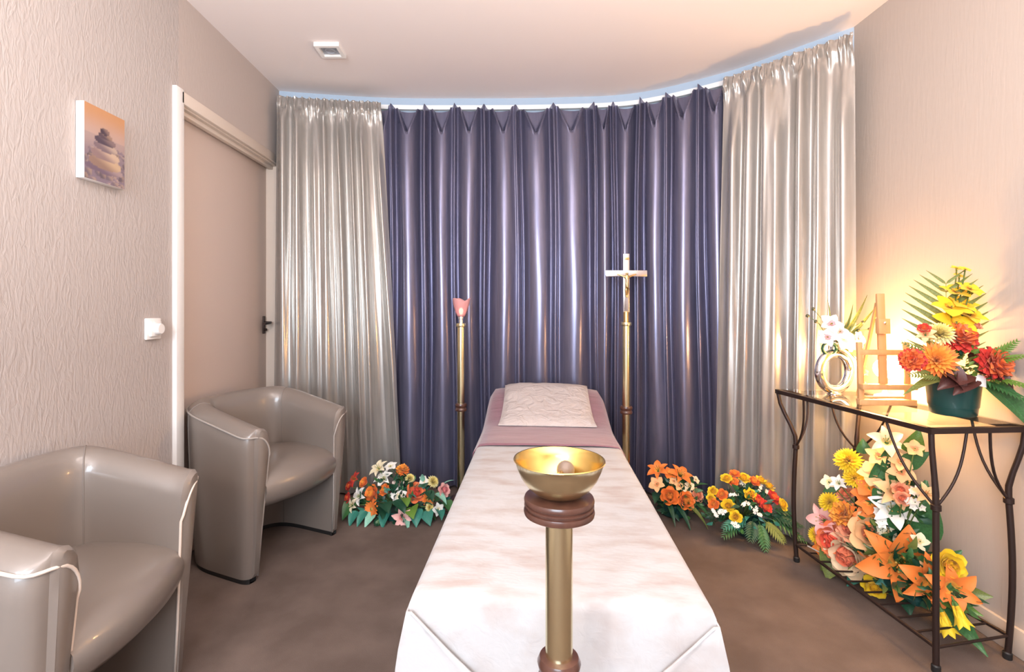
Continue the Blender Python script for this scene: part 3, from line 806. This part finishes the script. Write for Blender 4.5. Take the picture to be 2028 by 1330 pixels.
LEAFC = {'green': (.035, .115, .035), 'dark': (.012, .055, .028), 'teal': (.03, .16, .12), 'bright': (.10, .19, .03), 'olive': (.13, .16, .04), 'pale': (.34, .42, .16), 'mint': (.20, .42, .32), 'brown': (.07, .022, .018)}
LM = {k: M('leaf_'+k, c, .42, var=(30, (1, 1, 1), tuple(x*1.7 for x in c), .35, .75)) for k, c in LEAFC.items()}
def leaf_mesh(colr, wd=.22, bend=50, fold=.3, ribs=0):
    key = ('leaf', colr, wd, bend, fold, ribs)
    if key in FM: return FM[key]
    nt = 16 if ribs else 8
    rows = petal(1, wd, O(90-bend*.35), O(90+bend*.65), fold, nt, 2 if not ribs else 3, .9, 0, .1)
    if ribs: rows = [[(x, y, z+.014*math.sin(i*PI*.999*.9)*(abs(y)/wd)) for x, y, z in r] for i, r in enumerate(rows)]
    mb = MB(); mb.grid(rows); mb.tube([rows[k][len(rows[0])//2] for k in range(0, nt+1, 2)], [.014*(1-k/(nt+2)) for k in range(0, nt+1, 2)], 4)
    FM[key] = mb.mesh('leaf', [LM[colr]], 180); return FM[key]
def place(name, me, parent, p, d, r, roll=0):
    o = link(name, me, parent); d = Vector(d).normalized(); q = d.to_track_quat('Z', 'Y')
    o.rotation_mode = 'QUATERNION'; o.rotation_quaternion = q @ Matrix.Rotation(roll, 3, 'Z').to_quaternion()
    o.location = p; o.scale = (r, r, r); return o
def place_leaf(me, parent, base, tip, name='leaf', up=(0, 0, 1), wob=0):
    """leaf mesh runs along +x with its face towards +z; lay it from base to tip"""
    a, b = Vector(base), Vector(tip); x = (b-a); ln = x.length; x.normalize(); u = Vector(up); z = (u-x*u.dot(x))
    z = z.normalized() if z.length > 1e-3 else x.orthogonal().normalized(); y = z.cross(x)
    o = link(name, me, parent); o.rotation_mode = 'QUATERNION'; o.rotation_quaternion = Matrix((x, y, z)).transposed().to_quaternion() @ Matrix.Rotation(wob, 3, 'X').to_quaternion()
    o.location = a; o.scale = (ln*1.06,)*3; return o
def stems(parent, pts, core, name='stems'):
    mb = MB()
    for p in pts:
        p = Vector(p); c = Vector(core); m_ = c.lerp(p, .55)+Vector((0, 0, .01)); mb.tube([c, m_, p], .0022, 4)
    o = mb.obj(name, m_stem, parent, smooth=180); o['kind'] = 'stuff'; return o
def blooms(t, items, core, bias=(0, -.55, .15), scale=1.15):
    c = Vector(core); rng = random.Random(len(items))
    for i, (x, y, z, r, ty) in enumerate(items):
        kind, cn = ty.split('_'); p = Vector((x, y, z)); d = (p-c).normalized()+Vector(bias)
        if kind == 'trumpet': d = Vector((.25, -.25, -1))
        me = flower(kind, cn, i % 3)
        k = scale*(1.0 if kind in ('lily', 'orchid') else .98)
        place(NAMES[kind], me, t, p-d.normalized()*r*.35, d, r*k, rng.random()*6)
    stems(t, [(x, y, z) for x, y, z, r, ty in items], core)
def foliage(t, n, core, rx, ry, rz, cols, size, seed, name='foliage'):
    """small filler leaves nobody could count, one mesh"""
    rng = random.Random(seed); mb = MB(); mats = [LM[c] for c in cols]
    for k in range(n):
        a = rng.uniform(0, 2*PI); e = rng.uniform(-.1, 1)*PI/2; q = rng.uniform(.45, 1.0)
        d = Vector((math.cos(a)*math.cos(e)*rx, math.sin(a)*math.cos(e)*ry, math.sin(e)*rz)); p = Vector(core)+d*q
        if p.z < .015: p.z = .015+rng.random()*.02
        x = (d.normalized()+Vector((rng.uniform(-.6, .6), rng.uniform(-.6, .6), rng.uniform(-.7, .3)))).normalized(); z = x.orthogonal().normalized(); y = z.cross(x)
        s = size*rng.uniform(.6, 1.3); T = Matrix.Translation(p) @ Matrix((x, y, z)).transposed().to_4x4() @ Matrix.Rotation(rng.random()*6, 4, 'X') @ Matrix.Scale(s, 4)
        mb.grid(petal(1, .24, O(80), O(120), .3, 3, 1, .9, 0, .1), T=T, mat=rng.randrange(len(cols)))
    o = mb.obj(name, mats, t, smooth=180, fix=False); o['kind'] = 'stuff'; return o
def frond(t, base, tip, nl, ln, colr, up=(0, -1, .3), name='fern_frond', wd=.10, bow=.03, ang=52, taper=1.0):
    """a stem with paired leaflets, each leaflet a sub-part"""
    a, b = Vector(base), Vector(tip); x = (b-a).normalized(); u = Vector(up); z = (u-x*u.dot(x)).normalized(); y = z.cross(x); Lg = (b-a).length
    P = lambda q: a+x*Lg*q+z*bow*math.sin(PI*q)*Lg*2
    mb = MB(); mb.tube([P(k/8) for k in range(9)], [.0025*(1-.08*k) for k in range(9)], 5); st = mb.obj(name, LM[colr], t, smooth=180)
    me = leaf_mesh(colr, wd, 20, .35)
    for k in range(nl):
        q = .18+.82*k/(nl-1); l_ = ln*(math.sin(PI*(.18+.72*q*taper))**.8)
        for sgn in (-1, 1):
            d = (x*math.cos(O(ang-14*q))+y*sgn*math.sin(O(ang-14*q))-z*.10)
            place_leaf(me, st, P(q), P(q)+d*l_, 'leaflet', up=z)
    return st
A_left = [
  (-0.254,-0.009,0.202,0.037,'lily_red'),
  (-0.200,-0.020,0.186,0.028,'rose_orange'),
  (-0.128,0.025,0.251,0.046,'lily_cream'),
  (-0.092,-0.007,0.204,0.046,'lily_white'),
  (0.008,0.022,0.246,0.037,'carnation_orange'),
  (0.056,-0.006,0.207,0.026,'mum_pale'),
  (-0.007,-0.020,0.186,0.028,'rose_blush'),
  (-0.145,-0.057,0.134,0.045,'rose_orange'),
  (-0.078,-0.044,0.152,0.031,'rose_orange'),
  (-0.247,-0.092,0.087,0.033,'lily_cream'),
  (-0.216,-0.063,0.126,0.042,'lily_white'),
  (-0.144,-0.105,0.070,0.041,'daisy_orange'),
  (0.002,-0.062,0.128,0.039,'orchid_white'),
  (0.093,-0.054,0.139,0.051,'rose_coral'),
  (0.171,-0.073,0.113,0.031,'daisy_orange'),
  (0.189,-0.017,0.191,0.031,'mum_pale'),
  (0.137,-0.014,0.195,0.026,'orchid_white'),
  (0.252,-0.044,0.152,0.034,'rose_pink'),
  (0.180,-0.098,0.078,0.022,'mum_pale'),
  (0.230,-0.105,0.070,0.030,'orchid_white'),
  (0.037,-0.130,0.036,0.044,'lily_pink'),
  (-0.064,0.034,0.265,0.032,'orchid_white'),
  (-0.279,-0.031,0.170,0.025,'rose_red'),
  (-0.274,-0.068,0.119,0.025,'rose_red'),
]
A_mid = [
  (-0.089,0.004,0.249,0.049,'lily_orange'),
  (0.033,-0.014,0.227,0.054,'lily_orange'),
  (-0.026,-0.005,0.238,0.034,'orchid_orange'),
  (-0.113,-0.045,0.189,0.037,'orchid_peach'),
  (-0.055,-0.090,0.136,0.044,'rose_orange'),
  (0.027,-0.106,0.117,0.044,'rose_orange'),
  (0.099,-0.086,0.140,0.033,'rose_salmon'),
  (0.073,-0.052,0.180,0.028,'orchid_cream'),
  (0.115,-0.030,0.207,0.020,'orchid_cream'),
  (0.014,-0.052,0.180,0.025,'orchid_peach'),
  (-0.011,-0.034,0.202,0.025,'orchid_peach'),
  (0.052,-0.070,0.159,0.022,'orchid_cream'),
]
A_bowl = [
  (-0.113,0.019,0.284,0.026,'rose_yellow'),
  (-0.061,0.036,0.302,0.024,'rose_orange'),
  (-0.083,0.007,0.270,0.026,'rose_orange'),
  (-0.021,0.021,0.286,0.029,'rose_yellow'),
  (0.025,0.009,0.272,0.029,'rose_orange'),
  (0.064,0.012,0.276,0.026,'rose_yellow'),
  (0.096,-0.006,0.256,0.029,'rose_yellow'),
  (-0.017,-0.038,0.222,0.031,'rose_yellow'),
  (0.011,-0.060,0.199,0.028,'rose_red'),
  (0.094,-0.047,0.212,0.031,'rose_red'),
  (0.036,-0.083,0.176,0.030,'rose_red'),
  (0.125,-0.074,0.185,0.028,'rose_yellow'),
  (-0.201,-0.026,0.235,0.023,'rose_yellow'),
  (-0.160,-0.038,0.222,0.026,'rose_orange'),
  (-0.222,-0.051,0.209,0.020,'rose_yellow'),
  (-0.216,-0.072,0.187,0.025,'rose_orange'),
  (-0.147,-0.078,0.181,0.030,'rose_yellow'),
  (-0.128,-0.117,0.142,0.027,'rose_yellow'),
  (-0.101,-0.033,0.228,0.018,'filler_white'),
  (-0.051,-0.076,0.183,0.018,'filler_white'),
  (-0.188,-0.096,0.163,0.018,'filler_white'),
  (-0.232,-0.105,0.154,0.017,'filler_white'),
  (-0.006,-0.098,0.162,0.018,'filler_white'),
  (-0.030,0.003,0.266,0.018,'filler_white'),
  (0.055,-0.015,0.247,0.018,'filler_white'),
  (0.085,-0.031,0.229,0.018,'filler_white'),
  (-0.145,-0.148,0.113,0.017,'filler_white'),
]
A_shelf = [
  (-0.039,0.180,0.521,0.043,'mum_yellow'),
  (0.026,0.049,0.634,0.045,'lily_cream'),
  (0.011,0.072,0.571,0.035,'orchid_peach'),
  (-0.002,0.087,0.496,0.039,'orchid_peach'),
  (-0.033,0.151,0.455,0.034,'mum_yellow'),
  (0.036,-0.008,0.574,0.030,'orchid_peach'),
  (0.034,-0.015,0.536,0.035,'orchid_peach'),
  (0.054,-0.053,0.637,0.025,'orchid_peach'),
  (0.020,0.002,0.449,0.050,'lily_peach'),
  (-0.013,0.097,0.436,0.035,'orchid_orange'),
  (-0.026,0.120,0.403,0.027,'orchid_orange'),
  (-0.063,0.205,0.413,0.026,'lily_white'),
  (-0.083,0.242,0.407,0.024,'orchid_cream'),
  (-0.087,0.232,0.322,0.035,'mum_yellow'),
  (-0.062,0.175,0.292,0.050,'carnation_orange'),
  (0.012,0.002,0.381,0.055,'lily_white'),
  (-0.016,0.087,0.372,0.035,'orchid_orange'),
  (-0.016,0.071,0.321,0.035,'orchid_orange'),
  (-0.031,0.107,0.310,0.027,'orchid_orange'),
  (-0.103,0.244,0.235,0.051,'lily_pink'),
  (-0.123,0.265,0.158,0.029,'mum_yellow'),
  (-0.119,0.248,0.111,0.025,'orchid_orange'),
  (-0.089,0.202,0.170,0.050,'rose_coral'),
  (-0.054,0.145,0.241,0.036,'rose_salmon'),
  (-0.021,0.064,0.254,0.055,'rose_peach'),
  (-0.003,0.011,0.274,0.032,'orchid_cream'),
  (-0.063,0.139,0.135,0.061,'rose_edged'),
  (-0.034,0.075,0.179,0.027,'orchid_orange'),
  (0.005,-0.051,0.200,0.100,'lily_orange'),
  (0.021,-0.165,0.191,0.069,'lily_orange'),
  (0.026,-0.244,0.208,0.056,'lily_orange'),
  (0.034,-0.218,0.278,0.048,'rose_yellow'),
  (-0.032,0.033,0.065,0.046,'rose_yellow'),
  (0.011,-0.235,0.075,0.038,'trumpet_yellow'),
  (0.017,-0.284,0.130,0.034,'trumpet_yellow'),
]
A_shelf_leaf = [
  (0.036,0.108,0.501,0.125,'long'),
  (0.071,-0.046,0.416,0.120,'ribbed'),
  (0.047,0.004,0.307,0.079,'ribbed'),
  (0.055,-0.040,0.287,0.049,'pale'),
  (-0.078,0.245,0.019,0.071,'olive'),
  (-0.037,0.153,0.003,0.077,'teal'),
  (0.023,-0.002,0.072,0.079,'dark'),
  (0.042,-0.098,0.083,0.056,'bright'),
  (0.058,-0.224,0.142,0.056,'bright'),
  (0.051,-0.309,0.116,0.100,'longdark'),
  (0.019,0.173,0.581,0.039,'bright'),
  (0.085,0.014,0.672,0.080,'bright'),
]
A_table = [
  (-0.010,-0.036,1.069,0.050,'carnation_red'),
  (0.080,-0.067,0.982,0.051,'carnation_red'),
  (-0.198,-0.063,0.992,0.035,'carnation_red'),
  (-0.114,-0.063,0.992,0.049,'mum_orange'),
  (0.031,0.019,1.235,0.026,'orchid_yellow'),
  (0.071,0.022,1.244,0.024,'orchid_yellow'),
  (-0.003,0.001,1.180,0.033,'orchid_yellow'),
  (0.045,0.004,1.189,0.026,'orchid_yellow'),
  (0.065,-0.008,1.153,0.029,'orchid_yellow'),
  (-0.002,-0.018,1.124,0.036,'orchid_yellow'),
  (-0.074,-0.032,1.082,0.036,'mum_pale'),
  (-0.127,-0.033,1.078,0.023,'lily_peach'),
  (-0.126,-0.026,1.099,0.016,'rose_red'),
  (0.060,-0.023,1.108,0.018,'rose_salmon'),
  (0.056,0.046,1.320,0.011,'orchid_yellow'),
  (0.081,0.044,1.314,0.011,'orchid_yellow'),
  (0.059,0.037,1.291,0.011,'orchid_yellow'),
]
def drop(items, z0): return [(x, y, z-z0, r, t) for x, y, z, r, t in items]
# floor spray left of the bed
t = thing('flower_spray', 'wide mixed spray of orange roses, white lilies and teal leaves between armchair and bed', 'flowers', (-.55, 2.86, 0), 0, 'floor flower arrangements')
MB().lathe([(.10, 0), (.12, .01), (.13, .05), (.125, .055), (.11, .05), (.0, .045)], 28).obj('dish', m_pot, t)
blooms(t, A_left, (0, .02, .03), scale=1.35)
foliage(t, 300, (0, -.02, .02), .27, .12, .19, ['green', 'dark', 'teal', 'dark'], .045, 4)
rng = random.Random(9)
for (x, y, z, x2, y2, z2, c, wd) in [(-.22, -.1, .06, -.245, -.16, .004, 'teal', .3), (-.17, -.1, .06, -.20, -.17, .01, 'teal', .26), (-.13, -.1, .05, -.155, -.175, .008, 'mint', .26), (-.05, -.1, .06, -.065, -.18, .004, 'teal', .34),
        (.03, -.1, .04, .085, -.19, .002, 'mint', .2), (.10, -.1, .07, .12, -.18, .015, 'teal', .36), (.16, -.1, .06, .19, -.175, .02, 'teal', .38), (.22, -.08, .07, .255, -.15, .04, 'teal', .34),
        (-.07, -.1, .10, -.03, -.17, .085, 'dark', .4), (.0, -.1, .12, .055, -.16, .08, 'dark', .4), (-.10, -.09, .08, -.06, -.16, .05, 'dark', .4), (.16, -.06, .15, .20, -.11, .12, 'dark', .4), (.24, -.02, .17, .30, -.04, .215, 'mint', .12),
        (.21, -.06, .14, .275, -.11, .11, 'mint', .28), (.13, -.02, .19, .13, -.04, .245, 'mint', .22), (-.02, 0, .22, -.04, -.02, .27, 'green', .25), (.04, -.1, .13, .07, -.16, .115, 'bright', .4), (-.25, -.06, .10, -.29, -.13, .03, 'green', .3), (.26, -.06, .10, .31, -.12, .05, 'green', .3), (.08, -.1, .08, .10, -.18, .06, 'bright', .45)]:
    place_leaf(leaf_mesh(c, wd, 40), t, (x, y, z), (x2, y2, z2), wob=rng.uniform(-.4, .4))
# floor spray right of the bed
t = thing('flower_spray', 'orange lily and rose spray close against the right side of the bed', 'flowers', (1.0, 2.86, 0), 0, 'floor flower arrangements')
MB().lathe([(.06, 0), (.075, .01), (.085, .07), (.082, .075), (.07, .065), (.0, .06)], 28).obj('pot', m_pot, t)
blooms(t, A_mid, (0, .02, .05), scale=1.35)
foliage(t, 200, (.02, -.02, .05), .14, .11, .16, ['dark', 'dark', 'green'], .045, 6)
for (b, e, c) in [((.03, -.08, .10), (.12, -.20, .02), 'olive'), ((.06, -.07, .11), (.17, -.17, .03), 'green'), ((.08, -.05, .13), (.20, -.10, .06), 'dark'), ((-.02, -.1, .09), (.02, -.22, .01), 'dark'), ((.09, -.02, .15), (.19, -.04, .13), 'green'), ((-.06, -.08, .1), (-.06, -.2, .03), 'dark')]:
    place_leaf(leaf_mesh(c, .09, 40), t, b, e)
for (b, e, c) in [((.1, -.03, .16), (.16, -.06, .20), 'green'), ((.02, -.06, .12), (.0, -.14, .10), 'dark'), ((-.1, -.03, .13), (-.14, -.1, .11), 'dark')]:
    place_leaf(leaf_mesh(c, .28, 40), t, b, e)
# bowl of roses by the right curtain
t = thing('flower_bowl', 'dark green bowl of small yellow and orange roses below the gold-lit curtain', 'flowers', (1.30, 2.60, 0), 0, 'floor flower arrangements')
MB().lathe([(.045, 0), (.062, .008), (.082, .04), (.088, .078), (.085, .08), (.078, .07), (.0, .065)], 32).obj('bowl', m_pot, t)
blooms(t, A_bowl, (-.03, .03, .06), scale=1.35)
foliage(t, 300, (-.03, -.01, .09), .20, .13, .16, ['dark', 'green', 'dark', 'teal'], .04, 8)
for (b, e, c) in [((.06, -.05, .13), (.22, -.10, .09), 'dark'), ((.05, -.06, .12), (.20, -.14, .03), 'green'), ((.08, -.04, .14), (.25, -.04, .12), 'green'), ((-.05, -.08, .12), (-.20, -.15, .10), 'teal'), ((-.06, -.07, .12), (-.19, -.13, .05), 'green'), ((0, -.09, .11), (-.02, -.19, .015), 'green'), ((.02, -.09, .12), (.07, -.18, .05), 'olive'), ((-.03, -.09, .12), (-.09, -.19, .06), 'dark'), ((.07, -.04, .12), (.18, -.13, .10), 'dark'), ((-.08, -.04, .14), (-.24, -.06, .13), 'dark')]:
    frond(t, b, e, 9, .045, c, up=(0, -.5, 1), wd=.14)
# large arrangement on the lower shelf of the table
Z0 = SZ+.006
t = thing('flower_arrangement', 'large tall arrangement of orange lilies and coral roses on the table lower shelf', 'flowers', (1.54, 1.98, Z0))
MB().box((.025, .02, .02), (.10, .34, .04), .012).obj('tray', m_pot, t)
A_shelf = drop(A_shelf, Z0)
blooms(t, [(x, y, z, r*(.85 if ty == 'rose_yellow' else 1.2 if ty.startswith('rose') else 1), ty) for x, y, z, r, ty in A_shelf[:-2]], (.05, .05, .10), bias=(-.6, -1.3, .2), scale=1.5)
rng = random.Random(77); extra = []
for k in range(26):
    yy = rng.uniform(-.16, .25); zz = rng.uniform(.10, .42)-.3*max(0, yy-.12)*rng.random()
    extra.append((.01+rng.uniform(-.03, .02)-.25*max(0, yy)*(.5-zz), yy, zz, rng.uniform(.024, .036), rng.choice(['orchid_orange', 'orchid_peach', 'carnation_orange', 'rose_salmon', 'orchid_cream', 'mum_yellow', 'lily_peach', 'filler_white', 'filler_white', 'rose_coral'])))
blooms(t, extra, (.06, .04, .12), bias=(-.25, -.8, .12), scale=1.35)
blooms(t, A_shelf[-2:], (.03, -.16, .08), bias=(0, 0, 0))
foliage(t, 420, (.01, .04, .05), .09, .24, .20, ['dark', 'green', 'dark', 'olive'], .05, 12)
foliage(t, 110, (.04, .04, .30), .05, .12, .16, ['green', 'dark'], .045, 13, 'foliage')
foliage(t, 60, (.02, -.2, .08), .07, .10, .08, ['dark', 'green'], .045, 14, 'foliage')
q = lambda x, y, z: (x, y, z-Z0)
for (b, e, c, wd, rb) in [(q(-.005, .085, .445), q(.06, .05, .645), 'green', .11, 0), (q(.06, -.02, .29), q(.09, -.06, .50), 'green', .34, 1), (q(.04, .03, .24), q(.08, -.03, .375), 'dark', .34, 1), (q(.07, -.03, .28), q(.01, -.08, .30), 'pale', .35, 1),
        (q(-.03, .24, .12), q(-.10, .26, .0), 'olive', .35, 0), (q(-.06, .23, .12), q(-.115, .20, .0), 'olive', .35, 0), (q(-.01, .12, .12), q(-.075, .13, .01), 'teal', .27, 1), (q(.0, .04, .12), q(.01, -.08, .06), 'dark', .34, 0), (q(.02, -.03, .10), q(-.02, -.12, .05), 'dark', .34, 0),
        (q(.04, -.13, .12), q(.02, -.09, .06), 'bright', .30, 0), (q(.06, -.13, .125), q(.0, -.10, .09), 'bright', .26, 0), (q(.04, -.18, .15), q(.085, -.28, .14), 'bright', .22, 0), (q(.05, -.17, .13), q(.045, -.335, .055), 'green', .16, 0),
        (q(.02, .17, .55), q(.02, .175, .61), 'green', .4, 0), (q(.08, .0, .60), q(.09, -.03, .70), 'bright', .3, 0), (q(.06, 0, .56), q(.10, -.06, .62), 'green', .3, 0), (q(.04, .03, .47), q(.09, .0, .43), 'green', .25, 0), (q(.0, .06, .44), q(-.03, .05, .40), 'green', .3, 0),
        (q(-.05, .23, .4), q(-.10, .25, .36), 'green', .3, 0), (q(.05, -.12, .2), q(.11, -.18, .30), 'green', .3, 0), (q(.03, .0, .12), q(-.05, .0, .09), 'teal', .3, 0), (q(.06, -.2, .18), q(.12, -.28, .2), 'olive', .3, 0)]:
    place_leaf(leaf_mesh(c, wd, 30, .3, rb), t, b, e, up=(-.6, -1, .35))
MB().tube([q(-.02, .2, .12), q(-.10, .24, .085), q(-.17, .25, .12)], .003, 6).obj('bare_twig', M('grey_twig', (.5, .45, .4), .7), t)
stems(t, [q(.0, .05, .2), q(.03, .05, .62), q(.04, -.01, .57)], (.03, .06, .05), 'stems')
# pot of flowers on the glass table
t = thing('potted_flowers', 'dark green pot with red carnations, yellow orchids and palm frond on the glass table', 'flowers', (1.642, 1.82, GZ))
MB().lathe([(.062, 0), (.066, .004), (.069, .03), (.071, .031), (.078, .108), (.082, .109), (.082, .117), (.078, .118), (.073, .105), (0, .10)], 40).obj('pot', m_pot, t)
A_table = [(min(x, .058), y-(.03 if x > .07 else 0), z, r*(1.35 if ty == 'orchid_yellow' else 1), ty) for x, y, z, r, ty in drop(A_table, GZ)]
blooms(t, A_table, (0, .02, .15), bias=(-.1, -.7, .1), scale=1.5)
foliage(t, 200, (0, -.02, .14), .095, .09, .11, ['bright', 'dark', 'green', 'olive', 'bright'], .03, 20)
fr = frond(t, (0, .03, .13), (.015, .045, .47), 10, .15, 'olive', up=(-.65, -1, .15), name='palm_frond', wd=.06, bow=.01, ang=60, taper=.95)
for b, e, c in [((.05, -.02, .16), (.085, -.17, .225), 'bright'), ((.05, -.02, .14), (.09, -.19, .12), 'bright'), ((-.05, -.02, .17), (-.22, -.05, .26), 'olive'), ((-.04, -.03, .14), (-.22, -.08, .15), 'olive'), ((.04, -.03, .16), (.085, -.14, .27), 'bright'), ((.05, -.02, .13), (.08, -.2, .07), 'green')]:
    frond(t, b, e, 14, .028, c, up=(0, -.8, .5), wd=.2, name='fern_frond')
place_leaf(leaf_mesh('green', .17, 30, .3), t, (.07, -.05, .125), (.095, -.20, -.01), up=(-.1, -1, .5))
place_leaf(leaf_mesh('olive', .10, 30, .3), t, (-.05, -.04, .14), (-.24, -.09, .105), up=(0, -.4, 1))
for b, e in [((.04, -.02, .19), (.095, -.03, .235)), ((.07, -.04, .15), (.12, -.08, .225))]: place_leaf(leaf_mesh('brown', .36, 60, .5), t, b, e, 'dark_leaf', up=(0, -1, .3))
for b, e in [((-.03, -.06, .16), (-.125, -.10, .115)), ((-.10, -.07, .165), (-.05, -.12, .105)), ((-.02, -.07, .14), (-.09, -.12, .10)), ((.03, -.06, .16), (.085, -.14, .13))]: place_leaf(leaf_mesh('brown', .34, 70, .6), t, b, e, 'dark_leaf', up=(0, -.8, .6))
MB().box((0, 0, 0), (.036, .002, .040), .0006, T=Matrix.Translation((.01, -.095, .133)) @ Matrix.Rotation(.25, 4, 'Y') @ Matrix.Rotation(-.3, 4, 'X')).obj('card', m_white_plastic, t)
# orchids in the ring vase
t = thing('orchid_stems', 'white orchids with pink hearts, grass blades and berries standing in the ring vase', 'flowers', (1.492, 2.235, GZ+.19), 0)
blooms(t, [(-.03, -.03, .125, .045, 'orchid_white2'), (-.055, -.04, .065, .040, 'orchid_white2'), (.015, -.05, .055, .045, 'orchid_white2'), (.05, -.04, .03, .036, 'orchid_blush'), (.095, -.03, .055, .038, 'orchid_white2'), (-.005, -.05, .09, .035, 'orchid_white2'), (.09, -.02, .01, .03, 'orchid_blush')], (.0, .02, .02), bias=(0, -1.3, .1), scale=1.15)
for b, e, c in [((.01, 0, .02), (.17, .02, .24), 'olive'), ((.02, 0, .02), (.19, .0, .19), 'olive'), ((-.01, .02, .05), (-.0, .03, .22), 'olive'), ((.02, 0, .03), (.12, .04, .20), 'olive'), ((.0, 0, .03), (.075, .02, .13), 'olive')]: place_leaf(leaf_mesh(c, .035, 24, .4), t, b, e, 'grass_blade', up=(0, -1, .2))
place_leaf(leaf_mesh('olive', .16, 40, .3), t, (.01, -.02, .03), (.12, -.05, -.055), up=(.3, -1, .6))
mb = MB()
for k in range(13): pass
lp_ = [(-.005-.042*math.sin(PI*2*k/14)*0-.03+.03*math.cos(2*PI*k/14), -.02, .012+.026*math.sin(2*PI*k/14)) for k in range(15)]
MB().tube(lp_, .007, 8).obj('leaf_loop', LM['dark'], t, smooth=180)
m_berry = M('berry', (.10, .10, .05), .4)
for b in [(-.10, -.01, .185), (-.125, -.01, .155), (-.095, -.02, .13), (.125, 0, .125), (.10, -.01, .09), (.155, 0, .095)]:
    mb = MB(); mb.tube([(.0, 0, .02), Vector(b)*.6+Vector((0, 0, .03)), b], .0014, 4); tw = mb.obj('berry_twig', m_stem, t, smooth=180)
    MB().ball(b, .008, 10).obj('berry', m_berry, tw, smooth=180)
for b in [(.105, -.04, -.09), (.115, -.03, -.15)]:
    place('small_blossom', flower('orchid', 'coral', 1), t, b, (0, -1, .2), .018)
mb = MB(); mb.tube([(.03, -.02, .02), (.08, -.03, -.04), (.105, -.035, -.09), (.11, -.03, -.15)], .002, 5); mb.obj('hanging_stem', m_stem, t, smooth=180)
